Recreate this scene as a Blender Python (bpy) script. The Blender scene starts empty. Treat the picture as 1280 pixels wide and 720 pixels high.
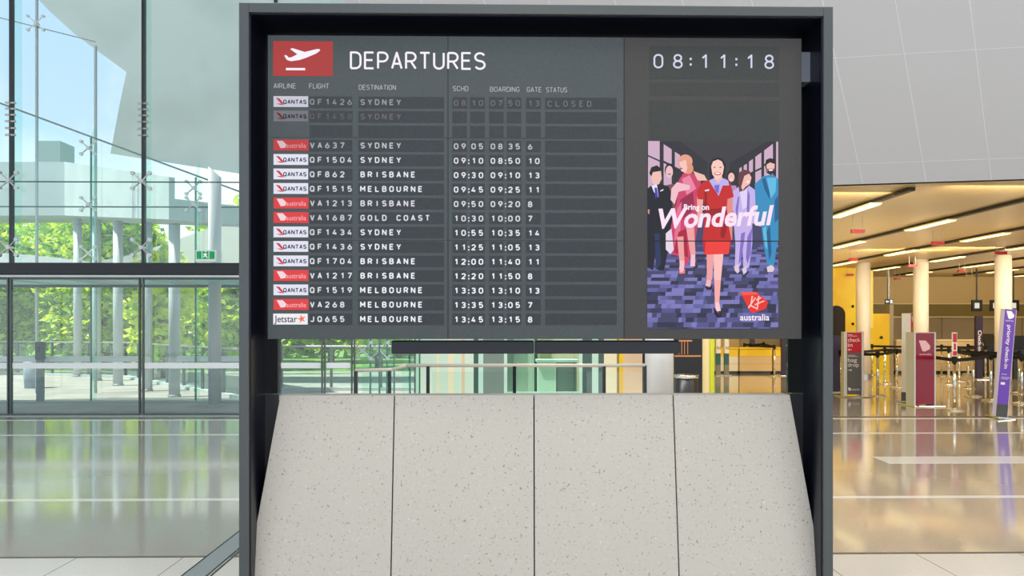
import bpy, math, random
from mathutils import Vector, Matrix
random.seed(7)
S = bpy.context.scene
COL = S.collection
F = 925.0                       # focal length in pixels of the 1280 wide frame
H = 1.5                         # eye height
YAW = 0.0162                    # the camera looks a touch to the right of the hall's axis
HOR = 410.0                     # picture row of the horizon

# ------------------------------------------------------------------ camera
cam = bpy.data.objects.new('camera', bpy.data.cameras.new('camera'))
COL.objects.link(cam)
cam.location = (0, 0, H)
cam.rotation_euler = (math.pi / 2, 0, -YAW)
cam.data.sensor_width = 36.0
cam.data.lens = 36.0 * F / 1280.0
cam.data.shift_y = (HOR - 360.0) / 1280.0
cam.data.clip_start = 0.05
cam.data.clip_end = 500
S.camera = cam
S.cycles.transparent_max_bounces = 32
S.view_settings.view_transform = 'Standard'
S.view_settings.look = 'None'
S.view_settings.gamma = 1.0
S.view_settings.use_curve_mapping = False
S.view_settings.exposure = 0.0

# ------------------------------------------------------------------ sky
W = bpy.data.worlds.new('sky')
S.world = W
W.use_nodes = True
wn, wl = W.node_tree.nodes, W.node_tree.links
wn.clear()
wo = wn.new('ShaderNodeOutputWorld'); wb = wn.new('ShaderNodeBackground')
tc = wn.new('ShaderNodeTexCoord'); sep = wn.new('ShaderNodeSeparateXYZ')
gr = wn.new('ShaderNodeValToRGB')
gr.color_ramp.elements[0].position = 0.0; gr.color_ramp.elements[0].color = (0.86, 0.92, 1.0, 1)
gr.color_ramp.elements[1].position = 0.75; gr.color_ramp.elements[1].color = (0.36, 0.56, 0.86, 1)
e = gr.color_ramp.elements.new(0.22); e.color = (0.46, 0.65, 0.88, 1)
nz = wn.new('ShaderNodeTexNoise'); nz.inputs['Scale'].default_value = 2.6; nz.inputs['Detail'].default_value = 6
cr = wn.new('ShaderNodeValToRGB')
cr.color_ramp.elements[0].position = 0.50; cr.color_ramp.elements[1].position = 0.68
mx = wn.new('ShaderNodeMixRGB'); mx.inputs[2].default_value = (1.0, 1.0, 1.0, 1)
wl.new(tc.outputs['Generated'], sep.inputs[0]); wl.new(sep.outputs['Z'], gr.inputs[0])
wl.new(tc.outputs['Generated'], nz.inputs['Vector']); wl.new(nz.outputs[0], cr.inputs[0])
wl.new(cr.outputs[0], mx.inputs[0]); wl.new(gr.outputs[0], mx.inputs[1])
wl.new(mx.outputs[0], wb.inputs[0]); wl.new(wb.outputs[0], wo.inputs[0])
wb.inputs['Strength'].default_value = 1.3

def lamp(name, kind, loc, energy, color=(1, 1, 1), size=None, rot=(0, 0, 0)):
    d = bpy.data.lights.new(name, kind); d.energy = energy; d.color = color
    if size:
        d.shape = 'RECTANGLE'; d.size, d.size_y = size
    o = bpy.data.objects.new(name, d); o.location = loc; o.rotation_euler = rot
    COL.objects.link(o)
    return o
sun = lamp('sun', 'SUN', (-20, -20, 40), 8.0, (1.0, 0.95, 0.86))
sun.data.angle = 0.01
sun.rotation_euler = Vector((0.42, 0.13, -1.0)).to_track_quat('-Z', 'Y').to_euler()
# added fill lamps under the roof above the viewer, brightening the concourse
for _x, _y in ((-3.5, 1), (0, -4), (3.5, 1), (7.5, -1), (11, 3)):
    lamp('concourse_downlight', 'AREA', (_x, _y, 9.3), 230, (1.0, 0.97, 0.94), (3, 3))
# added fill lamps in the hall, thrown up at its ceiling for soft light
for _x in (4.9, 7.4, 9.9, 15.6, 18.1, 20.6):
    lamp('hall_uplight', 'AREA', (_x, 20.0, 2.5), 72, (1.0, 0.82, 0.54), (1.5, 14.0), (math.pi, 0, 0))

lamp('door_downlight', 'AREA', (1.6, 10.95, 3.4), 110, (1.0, 0.96, 0.9), (3.0, 0.4))  # added fill lamp, whitens the round pillar by the doors
# added fill row behind the white wall's lower edge, lifting the hall's upright faces
for _x, _y in ((4.6, 10.75), (7.6, 10.2), (10.6, 9.6), (13.6, 9.1)):
    lamp('bulkhead_spot_row', 'AREA', (_x, _y, 3.3), 38, (1.0, 0.84, 0.60), (2.6, 0.3), (math.radians(78), 0, 0))
# second added fill row over the queue, washing the counters and the back wall
for _x, _y in ((6.8, 18.5), (10.4, 18.5), (12.0, 18.0), (14.8, 18.0), (17.8, 18.5)):
    lamp('counter_spot_row', 'AREA', (_x, _y, 3.3), 72, (1.0, 0.84, 0.58), (2.2, 0.3), (math.radians(70), 0, 0))

# ------------------------------------------------------------------ picture geometry
FW = Vector((math.sin(YAW), math.cos(YAW), 0)); RT = Vector((math.cos(YAW), -math.sin(YAW), 0))
def P(px, py, Y):
    """The point of the vertical plane y = Y that is seen at a picture position."""
    d = FW + RT * ((px - 640) / F) + Vector((0, 0, (HOR - py) / F))
    return Vector((0, 0, H)) + d * (Y / d.y)
def G(px, py, z=0.0):
    """The point of the level z seen at a picture position."""
    d = FW + RT * ((px - 640) / F) + Vector((0, 0, (HOR - py) / F))
    return Vector((0, 0, H)) + d * ((z - H) / d.z)

# ------------------------------------------------------------------ materials
def lin(c):
    return tuple((v / 12.92 if v <= 0.04045 else ((v + 0.055) / 1.055) ** 2.4) for v in (x / 255.0 for x in c)) + (1.0,)
MATS = {}
def mat(name, rgb, rough=0.5, metal=0.0, spec=0.5, noise=None, bump=None):
    if name in MATS: return MATS[name]
    m = bpy.data.materials.new(name); m.use_nodes = True
    n, l = m.node_tree.nodes, m.node_tree.links
    b = n['Principled BSDF']
    b.inputs['Base Color'].default_value = lin(rgb)
    b.inputs['Roughness'].default_value = rough
    b.inputs['Metallic'].default_value = metal
    b.inputs['Specular IOR Level'].default_value = spec
    if noise or bump:
        t = n.new('ShaderNodeTexCoord')
    if noise:                    # (scale, second colour, ramp low, ramp high)
        x = n.new('ShaderNodeTexNoise'); x.inputs['Scale'].default_value = noise[0]; x.inputs['Detail'].default_value = 3
        r = n.new('ShaderNodeValToRGB')
        r.color_ramp.elements[0].position = noise[2]; r.color_ramp.elements[1].position = noise[3]
        r.color_ramp.elements[0].color = lin(rgb); r.color_ramp.elements[1].color = lin(noise[1])
        l.new(t.outputs['Object'], x.inputs['Vector']); l.new(x.outputs[0], r.inputs[0]); l.new(r.outputs[0], b.inputs['Base Color'])
    if bump:                     # (scale, strength)
        x = n.new('ShaderNodeTexNoise'); x.inputs['Scale'].default_value = bump[0]
        u = n.new('ShaderNodeBump'); u.inputs['Strength'].default_value = bump[1]; u.inputs['Distance'].default_value = 0.02
        l.new(t.outputs['Object'], x.inputs['Vector']); l.new(x.outputs[0], u.inputs['Height']); l.new(u.outputs[0], b.inputs['Normal'])
    MATS[name] = m
    return m
def emit(rgb, k=1.0, name=None):
    name = name or 'light_%02x%02x%02x_%d' % (int(rgb[0]), int(rgb[1]), int(rgb[2]), int(k * 100))
    if name in MATS: return MATS[name]
    m = bpy.data.materials.new(name); m.use_nodes = True
    b = m.node_tree.nodes['Principled BSDF']
    b.inputs['Base Color'].default_value = (0.02, 0.02, 0.02, 1)
    b.inputs['Roughness'].default_value = 0.6
    b.inputs['Specular IOR Level'].default_value = 0.1
    b.inputs['Emission Color'].default_value = lin(rgb); b.inputs['Emission Strength'].default_value = k
    MATS[name] = m
    return m
def glass(name, tint, refl=0.06, rough=0.0):
    m = bpy.data.materials.new(name); m.use_nodes = True
    n, l = m.node_tree.nodes, m.node_tree.links
    n.clear()
    o = n.new('ShaderNodeOutputMaterial'); t = n.new('ShaderNodeBsdfTransparent'); g = n.new('ShaderNodeBsdfGlossy')
    t.inputs[0].default_value = tuple(tint) + (1,)
    g.inputs[0].default_value = (0.95, 1.0, 0.98, 1); g.inputs['Roughness'].default_value = rough
    f = n.new('ShaderNodeFresnel'); f.inputs[0].default_value = 1.45
    a = n.new('ShaderNodeMath'); a.operation = 'ADD'; a.use_clamp = True; a.inputs[1].default_value = refl
    x = n.new('ShaderNodeMixShader')
    # one reflection per sheet: the rear face of a sheet only lets light through
    gm = n.new('ShaderNodeNewGeometry'); iv = n.new('ShaderNodeMath'); iv.operation = 'SUBTRACT'; iv.inputs[0].default_value = 1.0
    mu = n.new('ShaderNodeMath'); mu.operation = 'MULTIPLY'
    l.new(gm.outputs['Backfacing'], iv.inputs[1]); l.new(a.outputs[0], mu.inputs[0]); l.new(iv.outputs[0], mu.inputs[1])
    l.new(f.outputs[0], a.inputs[0]); l.new(mu.outputs[0], x.inputs[0]); l.new(t.outputs[0], x.inputs[1]); l.new(g.outputs[0], x.inputs[2])
    l.new(x.outputs[0], o.inputs[0])
    MATS[name] = m
    return m

# ------------------------------------------------------------------ mesh builder
class MB:
    def __init__(s): s.v, s.f, s.m = [], [], []
    def add(s, vs, fs, mi=0):
        b = len(s.v); s.v += [Vector(v) for v in vs]
        for f in fs: s.f.append([b + i for i in f]); s.m.append(mi)
        return s
    def hexa(s, a, b, mi=0):     # two quads, front a and back b, same order
        return s.add(list(a) + list(b), [(0, 1, 2, 3), (7, 6, 5, 4), (0, 4, 5, 1), (1, 5, 6, 2), (2, 6, 7, 3), (3, 7, 4, 0)], mi)
    def box(s, x0, x1, y0, y1, z0, z1, mi=0):
        return s.hexa([(x0, y0, z0), (x1, y0, z0), (x1, y0, z1), (x0, y0, z1)], [(x0, y1, z0), (x1, y1, z0), (x1, y1, z1), (x0, y1, z1)], mi)
    def prism(s, pts, d, mi=0):  # planar polygon pushed along d
        n = len(pts); d = Vector(d); pts = [Vector(p) for p in pts]
        return s.add(pts + [p + d for p in pts], [tuple(range(n)), tuple(range(2 * n - 1, n - 1, -1))] + [(i, n + i, n + (i + 1) % n, (i + 1) % n) for i in range(n)], mi)
    def tube(s, p0, p1, r0, r1=None, n=12, mi=0, caps=True):
        p0, p1 = Vector(p0), Vector(p1); r1 = r0 if r1 is None else r1
        a = (p1 - p0).normalized(); u = a.orthogonal().normalized(); w = a.cross(u)
        ring = lambda c, r: [c + (u * math.cos(2 * math.pi * k / n) + w * math.sin(2 * math.pi * k / n)) * r for k in range(n)]
        fs = [(k, (k + 1) % n, n + (k + 1) % n, n + k) for k in range(n)]
        if caps: fs += [tuple(range(n - 1, -1, -1)), tuple(range(n, 2 * n))]
        return s.add(ring(p0, r0) + ring(p1, r1), fs, mi)
    def path(s, pts, r, n=8, mi=0):
        for a, b in zip(pts, pts[1:]): s.tube(a, b, r, r, n, mi)
        return s
    def lathe(s, prof, c=(0, 0, 0), n=24, mi=0):   # prof: (radius, z)
        c = Vector(c); vs, fs = [], []
        for r, z in prof: vs += [c + Vector((r * math.cos(2 * math.pi * k / n), r * math.sin(2 * math.pi * k / n), z)) for k in range(n)]
        for j in range(len(prof) - 1): fs += [(j * n + k, j * n + (k + 1) % n, (j + 1) * n + (k + 1) % n, (j + 1) * n + k) for k in range(n)]
        fs += [tuple(range(n - 1, -1, -1)), tuple(range((len(prof) - 1) * n, len(prof) * n))]
        return s.add(vs, fs, mi)
    def ball(s, c, r, n=12, mi=0):
        return s.lathe([(r * math.cos(t), r * math.sin(t)) for t in (-1.5, -1.0, -0.5, 0, 0.5, 1.0, 1.5)], c, n, mi)
    def build(s, name, m, parent=None, bevel=0.0, smooth=False, local=False):
        off = Vector((0, 0, 0))
        if parent is not None and not local:
            q = parent
            while q is not None: off = off + q.location; q = q.parent
        me = bpy.data.meshes.new(name)
        me.from_pydata([tuple(v - off) for v in s.v], [], s.f)
        for x in (m if isinstance(m, (list, tuple)) else [m]): me.materials.append(x)
        me.polygons.foreach_set('material_index', s.m)
        if smooth:
            for p in me.polygons: p.use_smooth = len(p.vertices) == 4
        me.update()
        o = bpy.data.objects.new(name, me); COL.objects.link(o)
        if parent is not None: o.parent = parent
        if bevel:
            b = o.modifiers.new('bevel', 'BEVEL'); b.width = bevel; b.segments = 2; b.limit_method = 'ANGLE'
        return o
def tag(o, label=None, cat=None, group=None, kind=None):
    if label: o['label'] = label
    if cat: o['category'] = cat
    if group: o['group'] = group
    if kind: o['kind'] = kind
    return o
def empty(name, loc, label=None, cat=None, group=None, kind=None, rz=0.0):
    o = bpy.data.objects.new(name, None); o.location = loc; o.rotation_euler = (0, 0, rz)
    o.empty_display_size = 0.1; COL.objects.link(o)
    return tag(o, label, cat, group, kind)
def copy_tree(o, loc, label=None, group=None, rz=None, kids={}):
    def rec(a, parent):
        c = a.copy(); COL.objects.link(c)
        if parent is not None: c.parent = parent
        for ch in KIDS.get(a.name, []): rec(ch, c)
        return c
    r = rec(o, None); r.location = loc
    if label: r['label'] = label
    if group: r['group'] = group
    if rz is not None: r.rotation_euler[2] = rz
    return r
KIDS = {}
def learn(root):
    """Remember a prototype's children (by name) for copy_tree."""
    for ob in [root] + list(root.children_recursive):
        KIDS[ob.name] = list(ob.children)

# ------------------------------------------------------------------ lettering
_gl = {}
def outline(s, bold=0.0):
    key = (s, bold)
    if key not in _gl:
        c = bpy.data.curves.new('lettering', 'FONT'); c.body = s; c.offset = bold; c.resolution_u = 3
        o = bpy.data.objects.new('lettering', c); COL.objects.link(o)
        me = o.to_mesh()
        _gl[key] = ([Vector(v.co) for v in me.vertices], [tuple(p.vertices) for p in me.polygons])
        o.to_mesh_clear(); bpy.data.objects.remove(o); bpy.data.curves.remove(c)
    return _gl[key]
_h = outline('H'); CAP = max(v.y for v in _h[0])
def letters(mb, s, o, ux, uy, height, width=None, bold=0.0, shear=0.0, pitch=None, align='l', mi=0, lift=None):
    """Lay lettering s in the plane of unit vectors ux, uy from the baseline start o; capitals are `height` tall."""
    o, ux, uy = Vector(o), Vector(ux), Vector(uy); nrm = ux.cross(uy)
    k = height / CAP
    def put(vs, fs, dx, kx):
        if not fs: return
        mb.add([o + ux * (dx + (v.x + shear * v.y) * kx) + uy * (v.y * k) + nrm * (lift or 0.0) for v in vs], fs, mi)
    if pitch:
        for i, ch in enumerate(s):
            if ch == ' ': continue
            vs, fs = outline(ch, bold)
            x0, x1 = min(v.x for v in vs), max(v.x for v in vs)
            put(vs, fs, i * pitch - (x0 + x1) / 2 * k, k)
        return mb
    vs, fs = outline(s, bold)
    x0, x1 = min(v.x for v in vs), max(v.x for v in vs)
    kx = width / (x1 - x0) if width else k
    dx = -x0 * kx
    if align == 'c': dx -= (x1 - x0) * kx / 2
    put(vs, fs, dx, kx)
    return mb

def _arc(cx, cy, rx, ry, a0, a1, n=9):
    return [(cx + rx * math.cos(math.radians(a0 + (a1 - a0) * k / n)), cy + ry * math.sin(math.radians(a0 + (a1 - a0) * k / n))) for k in range(n + 1)]
_w = .56; _r = _w / 2
def _bowl(y0, y1, x=_w): r = (y1 - y0) / 2; return [(0, y1), (x - r, y1)] + _arc(x - r, (y0 + y1) / 2, r, r, 90, -90) + [(0, y0)]
_O = _arc(_r, 1 - _r, _r, _r, 0, 180) + _arc(_r, _r, _r, _r, 180, 360) + [(_w, 1 - _r)]
_S6 = [_arc(_r, .29, _r, .29, 0, 360, 18), [(.03, .40), (.36, 1)]]
STROKES = {'A': [[(0, 0), (_r, 1), (_w, 0)], [(.09, .30), (_w - .09, .30)]], 'B': [[(0, 0), (0, 1)], _bowl(.53, 1, .52), _bowl(0, .53)],
  'C': [_arc(_r, 1 - _r, _r, _r, 15, 180) + _arc(_r, _r, _r, _r, 180, 345)], 'D': [[(0, 0), (0, 1), (.26, 1)] + _arc(.26, .7, .3, .3, 90, 0) + _arc(.26, .3, .3, .3, 0, -90) + [(0, 0)]],
  'E': [[(.5, 0), (0, 0), (0, 1), (.5, 1)], [(0, .52), (.44, .52)]], 'F': [[(0, 0), (0, 1), (.5, 1)], [(0, .5), (.44, .5)]],
  'G': [_arc(_r, 1 - _r, _r, _r, 15, 180) + _arc(_r, _r, _r, _r, 180, 360) + [(_w, .46), (.3, .46)]], 'H': [[(0, 0), (0, 1)], [(_w, 0), (_w, 1)], [(0, .52), (_w, .52)]],
  'I': [[(0, 0), (0, 1)]], 'J': [[(.42, 1), (.42, .24)] + _arc(.20, .24, .22, .24, 0, -160)], 'K': [[(0, 0), (0, 1)], [(_w, 1), (0, .4)], [(.2, .58), (_w, 0)]], 'L': [[(0, 1), (0, 0), (.48, 0)]],
  'M': [[(0, 0), (0, 1), (.33, .35), (.66, 1), (.66, 0)]], 'N': [[(0, 0), (0, 1), (_w, 0), (_w, 1)]], 'O': [_O], 'P': [[(0, 0), (0, 1)], _bowl(.44, 1)],
  'Q': [_O, [(.32, .22), (.60, -.04)]], 'R': [[(0, 0), (0, 1)], _bowl(.46, 1), [(.28, .46), (_w, 0)]], 'S': [_arc(_r, .75, _r, .25, 25, 270) + _arc(_r, .25, _r, .25, 90, -155)],
  'T': [[(0, 1), (_w, 1)], [(_r, 1), (_r, 0)]], 'U': [[(0, 1), (0, _r)] + _arc(_r, _r, _r, _r, 180, 360) + [(_w, 1)]], 'V': [[(0, 1), (_r, 0), (_w, 1)]], 'Y': [[(0, 1), (_r, .45), (_w, 1)], [(_r, .45), (_r, 0)]],
  '0': [_O], '1': [[(.10, .76), (.34, 1), (.34, 0)]], '2': [_arc(_r, .73, _r, .27, 165, -35) + [(0, 0), (_w, 0)]], '3': [_arc(_r, .755, _r * .95, .245, 150, -90) + _arc(_r, .26, _r, .26, 90, -150)],
  '4': [[(.32, 1), (0, .24), (_w, .24)], [(.40, .52), (.40, 0)]], '5': [[(.5, 1), (.06, 1), (.03, .52)] + _arc(_r, .31, _r, .31, 140, -150)], '6': _S6,
  '7': [[(0, 1), (_w, 1), (.18, 0)]], '8': [_arc(_r, .76, .24, .24, 0, 360, 16), _arc(_r, .26, _r, .26, 0, 360, 18)], '9': [[(_w - x, 1 - y) for x, y in q] for q in _S6]}
def strokes(mb, s, o, ux, uy, height, width=None, pitch=None, t=.13, gap=.22, lift=0.0):
    """Plain rounded sign lettering drawn with strokes of even width t (as a share of the capital height)."""
    o, ux, uy = Vector(o), Vector(ux), Vector(uy); nrm = ux.cross(uy); h = t / 2
    def adv(ch): return .34 if ch == ' ' else max(p[0] for q in STROKES[ch] for p in q) + (0 if ch == '1' else 0)
    tot = sum(adv(c) for c in s) + (gap + t) * (len(s) - 1) + t
    kx = (width / tot) if width else height
    hh = 1 - t
    pos = t / 2
    for i, ch in enumerate(s):
        if ch != ' ':
            x0 = min(p[0] for q in STROKES[ch] for p in q); x1 = adv(ch)
            dx = pos if not pitch else i * pitch / kx - (x0 + x1) / 2
            for q in STROKES[ch]:
                pl_ = [(x + dx, h + y * hh) for x, y in q]
                put = lambda pp: mb.add([o + ux * (a * kx) + uy * (b * height) + nrm * lift for a, b in pp], [tuple(range(len(pp)))])
                asp = height / kx
                for (xa, ya), (xb, yb_) in zip(pl_, pl_[1:]):
                    ddx, ddy = xb - xa, (yb_ - ya) * asp; L = math.hypot(ddx, ddy)
                    if L < 1e-6: continue
                    nx, ny = -ddy / L * h * asp, ddx / L * h
                    put([(xa + nx, ya + ny), (xa - nx, ya - ny), (xb - nx, yb_ - ny), (xb + nx, yb_ + ny)])
                for (xa, ya) in pl_[1:-1]:
                    put([(xa + h * asp * math.cos(k * math.pi / 4), ya + h * math.sin(k * math.pi / 4)) for k in range(8)])
        pos += adv(ch) + gap + t
    return mb

# ================================================================== materials with a grain of their own
def terrazzo(name, base, chips, rough, scale=140.0, spec=0.5, bump=0.0, joint=None):
    m = bpy.data.materials.new(name); m.use_nodes = True
    n, l = m.node_tree.nodes, m.node_tree.links
    b = n['Principled BSDF']; b.inputs['Roughness'].default_value = rough; b.inputs['Specular IOR Level'].default_value = spec
    t = n.new('ShaderNodeTexCoord')
    x = n.new('ShaderNodeTexNoise'); x.inputs['Scale'].default_value = scale; x.inputs['Detail'].default_value = 2
    r = n.new('ShaderNodeValToRGB'); e = r.color_ramp.elements
    e[0].position = 0.28; e[0].color = lin(chips[0]); e[1].position = 0.75; e[1].color = lin(chips[1])
    k = e.new(0.36); k.color = lin(base); k = e.new(0.64); k.color = lin(base)
    y = n.new('ShaderNodeTexNoise'); y.inputs['Scale'].default_value = 1.3; y.inputs['Detail'].default_value = 3
    ry = n.new('ShaderNodeValToRGB'); ry.color_ramp.elements[0].color = (0.9, 0.9, 0.9, 1); ry.color_ramp.elements[1].color = (1, 1, 1, 1)
    mu = n.new('ShaderNodeMixRGB'); mu.blend_type = 'MULTIPLY'; mu.inputs[0].default_value = 1.0
    l.new(t.outputs['Object'], x.inputs['Vector']); l.new(t.outputs['Object'], y.inputs['Vector'])
    l.new(x.outputs[0], r.inputs[0]); l.new(y.outputs[0], ry.inputs[0]); l.new(r.outputs[0], mu.inputs[1]); l.new(ry.outputs[0], mu.inputs[2])
    out = mu.outputs[0]
    if joint:                    # (spacing along x, joint width, colour)
        sp = n.new('ShaderNodeSeparateXYZ'); md = n.new('ShaderNodeMath'); md.operation = 'PINGPONG'; md.inputs[1].default_value = joint[0] / 2
        lt = n.new('ShaderNodeMath'); lt.operation = 'LESS_THAN'; lt.inputs[1].default_value = joint[1]
        mj = n.new('ShaderNodeMixRGB'); mj.inputs[2].default_value = lin(joint[2])
        l.new(t.outputs['Object'], sp.inputs[0]); l.new(sp.outputs['X'], md.inputs[0]); l.new(md.outputs[0], lt.inputs[0])
        l.new(lt.outputs[0], mj.inputs[0]); l.new(out, mj.inputs[1]); out = mj.outputs[0]
    l.new(out, b.inputs['Base Color'])
    if bump:
        z = n.new('ShaderNodeTexNoise'); z.inputs['Scale'].default_value = 2.2; z.inputs['Detail'].default_value = 1
        u = n.new('ShaderNodeBump'); u.inputs['Strength'].default_value = bump; u.inputs['Distance'].default_value = 0.02
        l.new(t.outputs['Object'], z.inputs['Vector']); l.new(z.outputs[0], u.inputs['Height']); l.new(u.outputs[0], b.inputs['Normal'])
    MATS[name] = m
    return m
M_floor = terrazzo('polished_terrazzo', (196, 188, 174), ((146, 138, 125), (222, 218, 210)), 0.10, 90, 0.8, 0.035)
M_floor.node_tree.nodes['Principled BSDF'].inputs['Coat Weight'].default_value = 0.7
M_floor.node_tree.nodes['Principled BSDF'].inputs['Coat Roughness'].default_value = 0.085
M_floor.node_tree.nodes['Principled BSDF'].inputs['Coat IOR'].default_value = 1.85
M_tile = terrazzo('pale_floor_tile', (226, 220, 210), ((205, 198, 188), (236, 232, 226)), 0.16, 60, 0.5, 0.02, (0.69, 0.004, (150, 140, 128)))
M_inlay = mat('white_floor_inlay', (238, 234, 224), 0.12)
M_stone = terrazzo('pale_speckled_stone', (200, 194, 183), ((145, 139, 128), (217, 212, 203)), 0.55, 75, 0.35)
M_white = mat('white_cladding', (197, 197, 199), 0.5)
M_groove = mat('cladding_joint', (222, 222, 224), 0.5)
M_roof = mat('white_roof_lining', (225, 225, 225), 0.6)
M_hallceil = mat('beige_metal_ceiling', (182, 156, 110), 0.36, 0.0, 0.6)
M_hallwall = mat('tan_wall', (222, 198, 146), 0.5)
M_olive = mat('olive_band', (140, 124, 72), 0.4)
M_taupe = mat('taupe_panel', (172, 158, 132), 0.4)
M_yellow = mat('yellow_gloss_panel', (252, 222, 20), 0.35, noise=(0.7, (240, 190, 12), 0.4, 0.7))
M_cream = mat('cream_panel', (244, 224, 160), 0.4)
M_lime = mat('lime_edge', (205, 215, 40), 0.35)
M_glass = glass('clear_curtain_glass', (0.965, 1.0, 0.985), 0.045)
M_glassgreen = glass('green_tinted_glass', (0.86, 0.975, 0.93), 0.02)
M_glassedge = mat('green_glass_edge', (30, 110, 95), 0.15, spec=0.7)
M_mull = mat('dark_mullion', (28, 38, 40), 0.25, spec=0.6)
M_transom = mat('black_transom', (24, 24, 26), 0.35)
M_steel = mat('brushed_steel', (196, 196, 192), 0.28, 1.0)
M_chrome = mat('polished_steel', (225, 225, 220), 0.12, 1.0)
M_alu = mat('grey_aluminium', (158, 165, 165), 0.35, 0.6)
M_pillar = mat('pale_grey_paint', (182, 190, 192), 0.45)
M_hallpillar = mat('warm_white_paint', (222, 212, 200), 0.45)
M_black = mat('black_plastic', (18, 18, 20), 0.35)
M_belt = mat('black_webbing', (22, 20, 20), 0.8)
M_pave = mat('grey_paving', (158, 153, 145), 0.8, noise=(1.2, (144, 140, 133), 0.4, 0.6))
M_lawn = mat('mown_grass', (120, 150, 60), 0.9, noise=(3.0, (90, 125, 40), 0.4, 0.6))
M_concrete = mat('pale_concrete', (182, 192, 190), 0.7, noise=(0.6, (172, 183, 181), 0.4, 0.6))
M_wing = mat('ribbed_pale_cladding', (168, 178, 174), 0.55, noise=(0.5, (156, 167, 163), 0.42, 0.6))
M_frost = mat('white_frosted_band', (244, 248, 246), 0.6)
M_tealrefl = mat('teal_panel', (150, 226, 230), 0.3)  # bright tone imitates reflections under the vestibule soffit
M_red = mat('red_sign_face', (190, 20, 38), 0.3)

# ================================================================== floor and shell
def struct(o): o['kind'] = 'structure'; return o
XW = 2.45                                         # where the glass front ends and the check-in hall begins
YG = 12.80                                        # line of the glass front
f = MB().box(-18, 24, 4.87, YG, -0.08, 0).box(XW, 24, YG, 29, -0.08, 0)
struct(f.build('floor', M_floor))
struct(MB().box(-18, 24, -7, 4.87, -0.08, 0).build('floor_entrance', M_tile))
n_trim = [0]
def trim(mb, m):
    n_trim[0] += 1
    return struct(mb.build('trim_%d' % n_trim[0], m))
def stripe(y0, y1, x0=-18.0, x1=24.0, m=None):
    trim(MB().box(x0, x1, y0, y1, 0, 0.002), m or M_inlay)
stripe(4.87, 4.90, m=mat('dark_floor_joint', (96, 88, 78), 0.3))
stripe(6.47, 6.55)
stripe(10.42, 10.52)
stripe(12.10, 12.22)
stripe(12.28, 12.46, m=mat('dark_floor_joint', (96, 88, 78), 0.3))  # shadow line laid in as a dark strip beside the white inlay
a, b = G(1090, 571), G(1112, 579.5)
trim(MB().prism([(a.x, a.y, 0), (b.x, b.y, 0), (24, b.y, 0), (24, a.y, 0)], (0, 0, 0.002)), M_inlay)
for x in (-1.93, -1.78, -1.755):                  # steel edging let into the floor beside the display
    trim(MB().box(x, x + 0.013, 2.6, 6.2, 0, 0.003), M_mull)
trim(MB().box(-1.917, -1.78, 2.6, 6.2, 0, 0.0025), mat('grey_floor_channel', (150, 156, 158), 0.2))
# outside ground
struct(MB().box(-70, XW, YG, 26, -0.12, -0.02).build('ground', M_pave))
struct(MB().box(-90, 60, 26, 110, -0.2, -0.04).build('ground_lawn', M_lawn))
# the leaning white wall over the way into the hall
ZC = 3.5
def edge(X): return Vector((X, 11.16 - 0.19 * X, ZC))
UPD = Vector((-0.888, -1.0, 1.586))
wm = MB()
X0, X1, TT = -0.78, 15.8, 3.9
wm.hexa([edge(X0), edge(X1), edge(X1) + UPD * TT, edge(X0) + UPD * TT],
        [edge(X0) + Vector((0, .1, 0)), edge(X1) + Vector((0, .1, 0)), edge(X1) + UPD * TT + Vector((0, .1, 0)), edge(X0) + UPD * TT + Vector((0, .1, 0))])
nrm = Vector((1, -0.19, 0)).cross(UPD).normalized()
if nrm.y > 0: nrm = -nrm
ex = Vector((1, -0.19, 0)).normalized()
for i in range(-8, 20):
    p = edge(5.04 + 0.80 * i)
    if p.x < X0 or p.x > X1: continue
    wm.prism([p - ex * .005, p + ex * .005, p + ex * .005 + UPD * TT, p - ex * .005 + UPD * TT], nrm * 0.002, 1)
for t in (0.156, 0.895, 1.634, 2.37, 3.1):
    p, q = edge(X0) + UPD * t, edge(X1) + UPD * t
    d = UPD.normalized() * 0.004
    wm.prism([p - d, q - d, q + d, p + d], nrm * 0.002, 1)
struct(wm.build('wall_front', [M_white, M_groove]))
# concourse roof
struct(MB().box(-18, 24, -10, YG + 0.2, 9.6, 9.8).build('ceiling_concourse', M_roof))
# check-in hall shell
hc = MB().prism([edge(X0), edge(X1), (24, edge(X1).y, ZC), (24, 29, ZC), (XW, 29, ZC), (XW, YG + .1, ZC), (X0, YG + .1, ZC)], (0, 0, 0.15))
struct(hc.build('ceiling', M_hallceil))
struct(MB().box(XW, 24, 28.6, 28.8, 0, ZC).build('wall_back', M_hallwall))
struct(MB().box(23.8, 24, 9, 29, 0, ZC).build('wall_right', M_hallwall))
wl_ = MB().box(3.56, 3.70, 13.0, 28.6, 0, ZC, 0).box(3.70, 3.775, 12.98, 28.6, 0, ZC, 1)
struct(wl_.build('wall_left', [M_cream, M_lime]))
struct(MB().box(XW, 3.56, 16.5, 16.7, 0, ZC).build('wall_partition', mat('dark_brown_wall', (40, 30, 26), 0.5)))
trim(MB().box(9.2, 23.8, 28.45, 28.6, 1.95, 2.42), M_olive)
trim(MB().box(9.2, 23.8, 28.40, 28.6, 1.90, 1.95), mat('pale_ledge', (245, 235, 190), 0.4))
trim(MB().box(9.2, 23.8, 28.40, 28.6, 2.42, 2.46), mat('pale_ledge', (245, 235, 190), 0.4))
tp = MB()
x = 9.3
while x < 23.5:
    tp.box(x, x + 1.55, 28.52, 28.6, 0.1, 1.90); x += 1.58
trim(tp, M_taupe)

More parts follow.
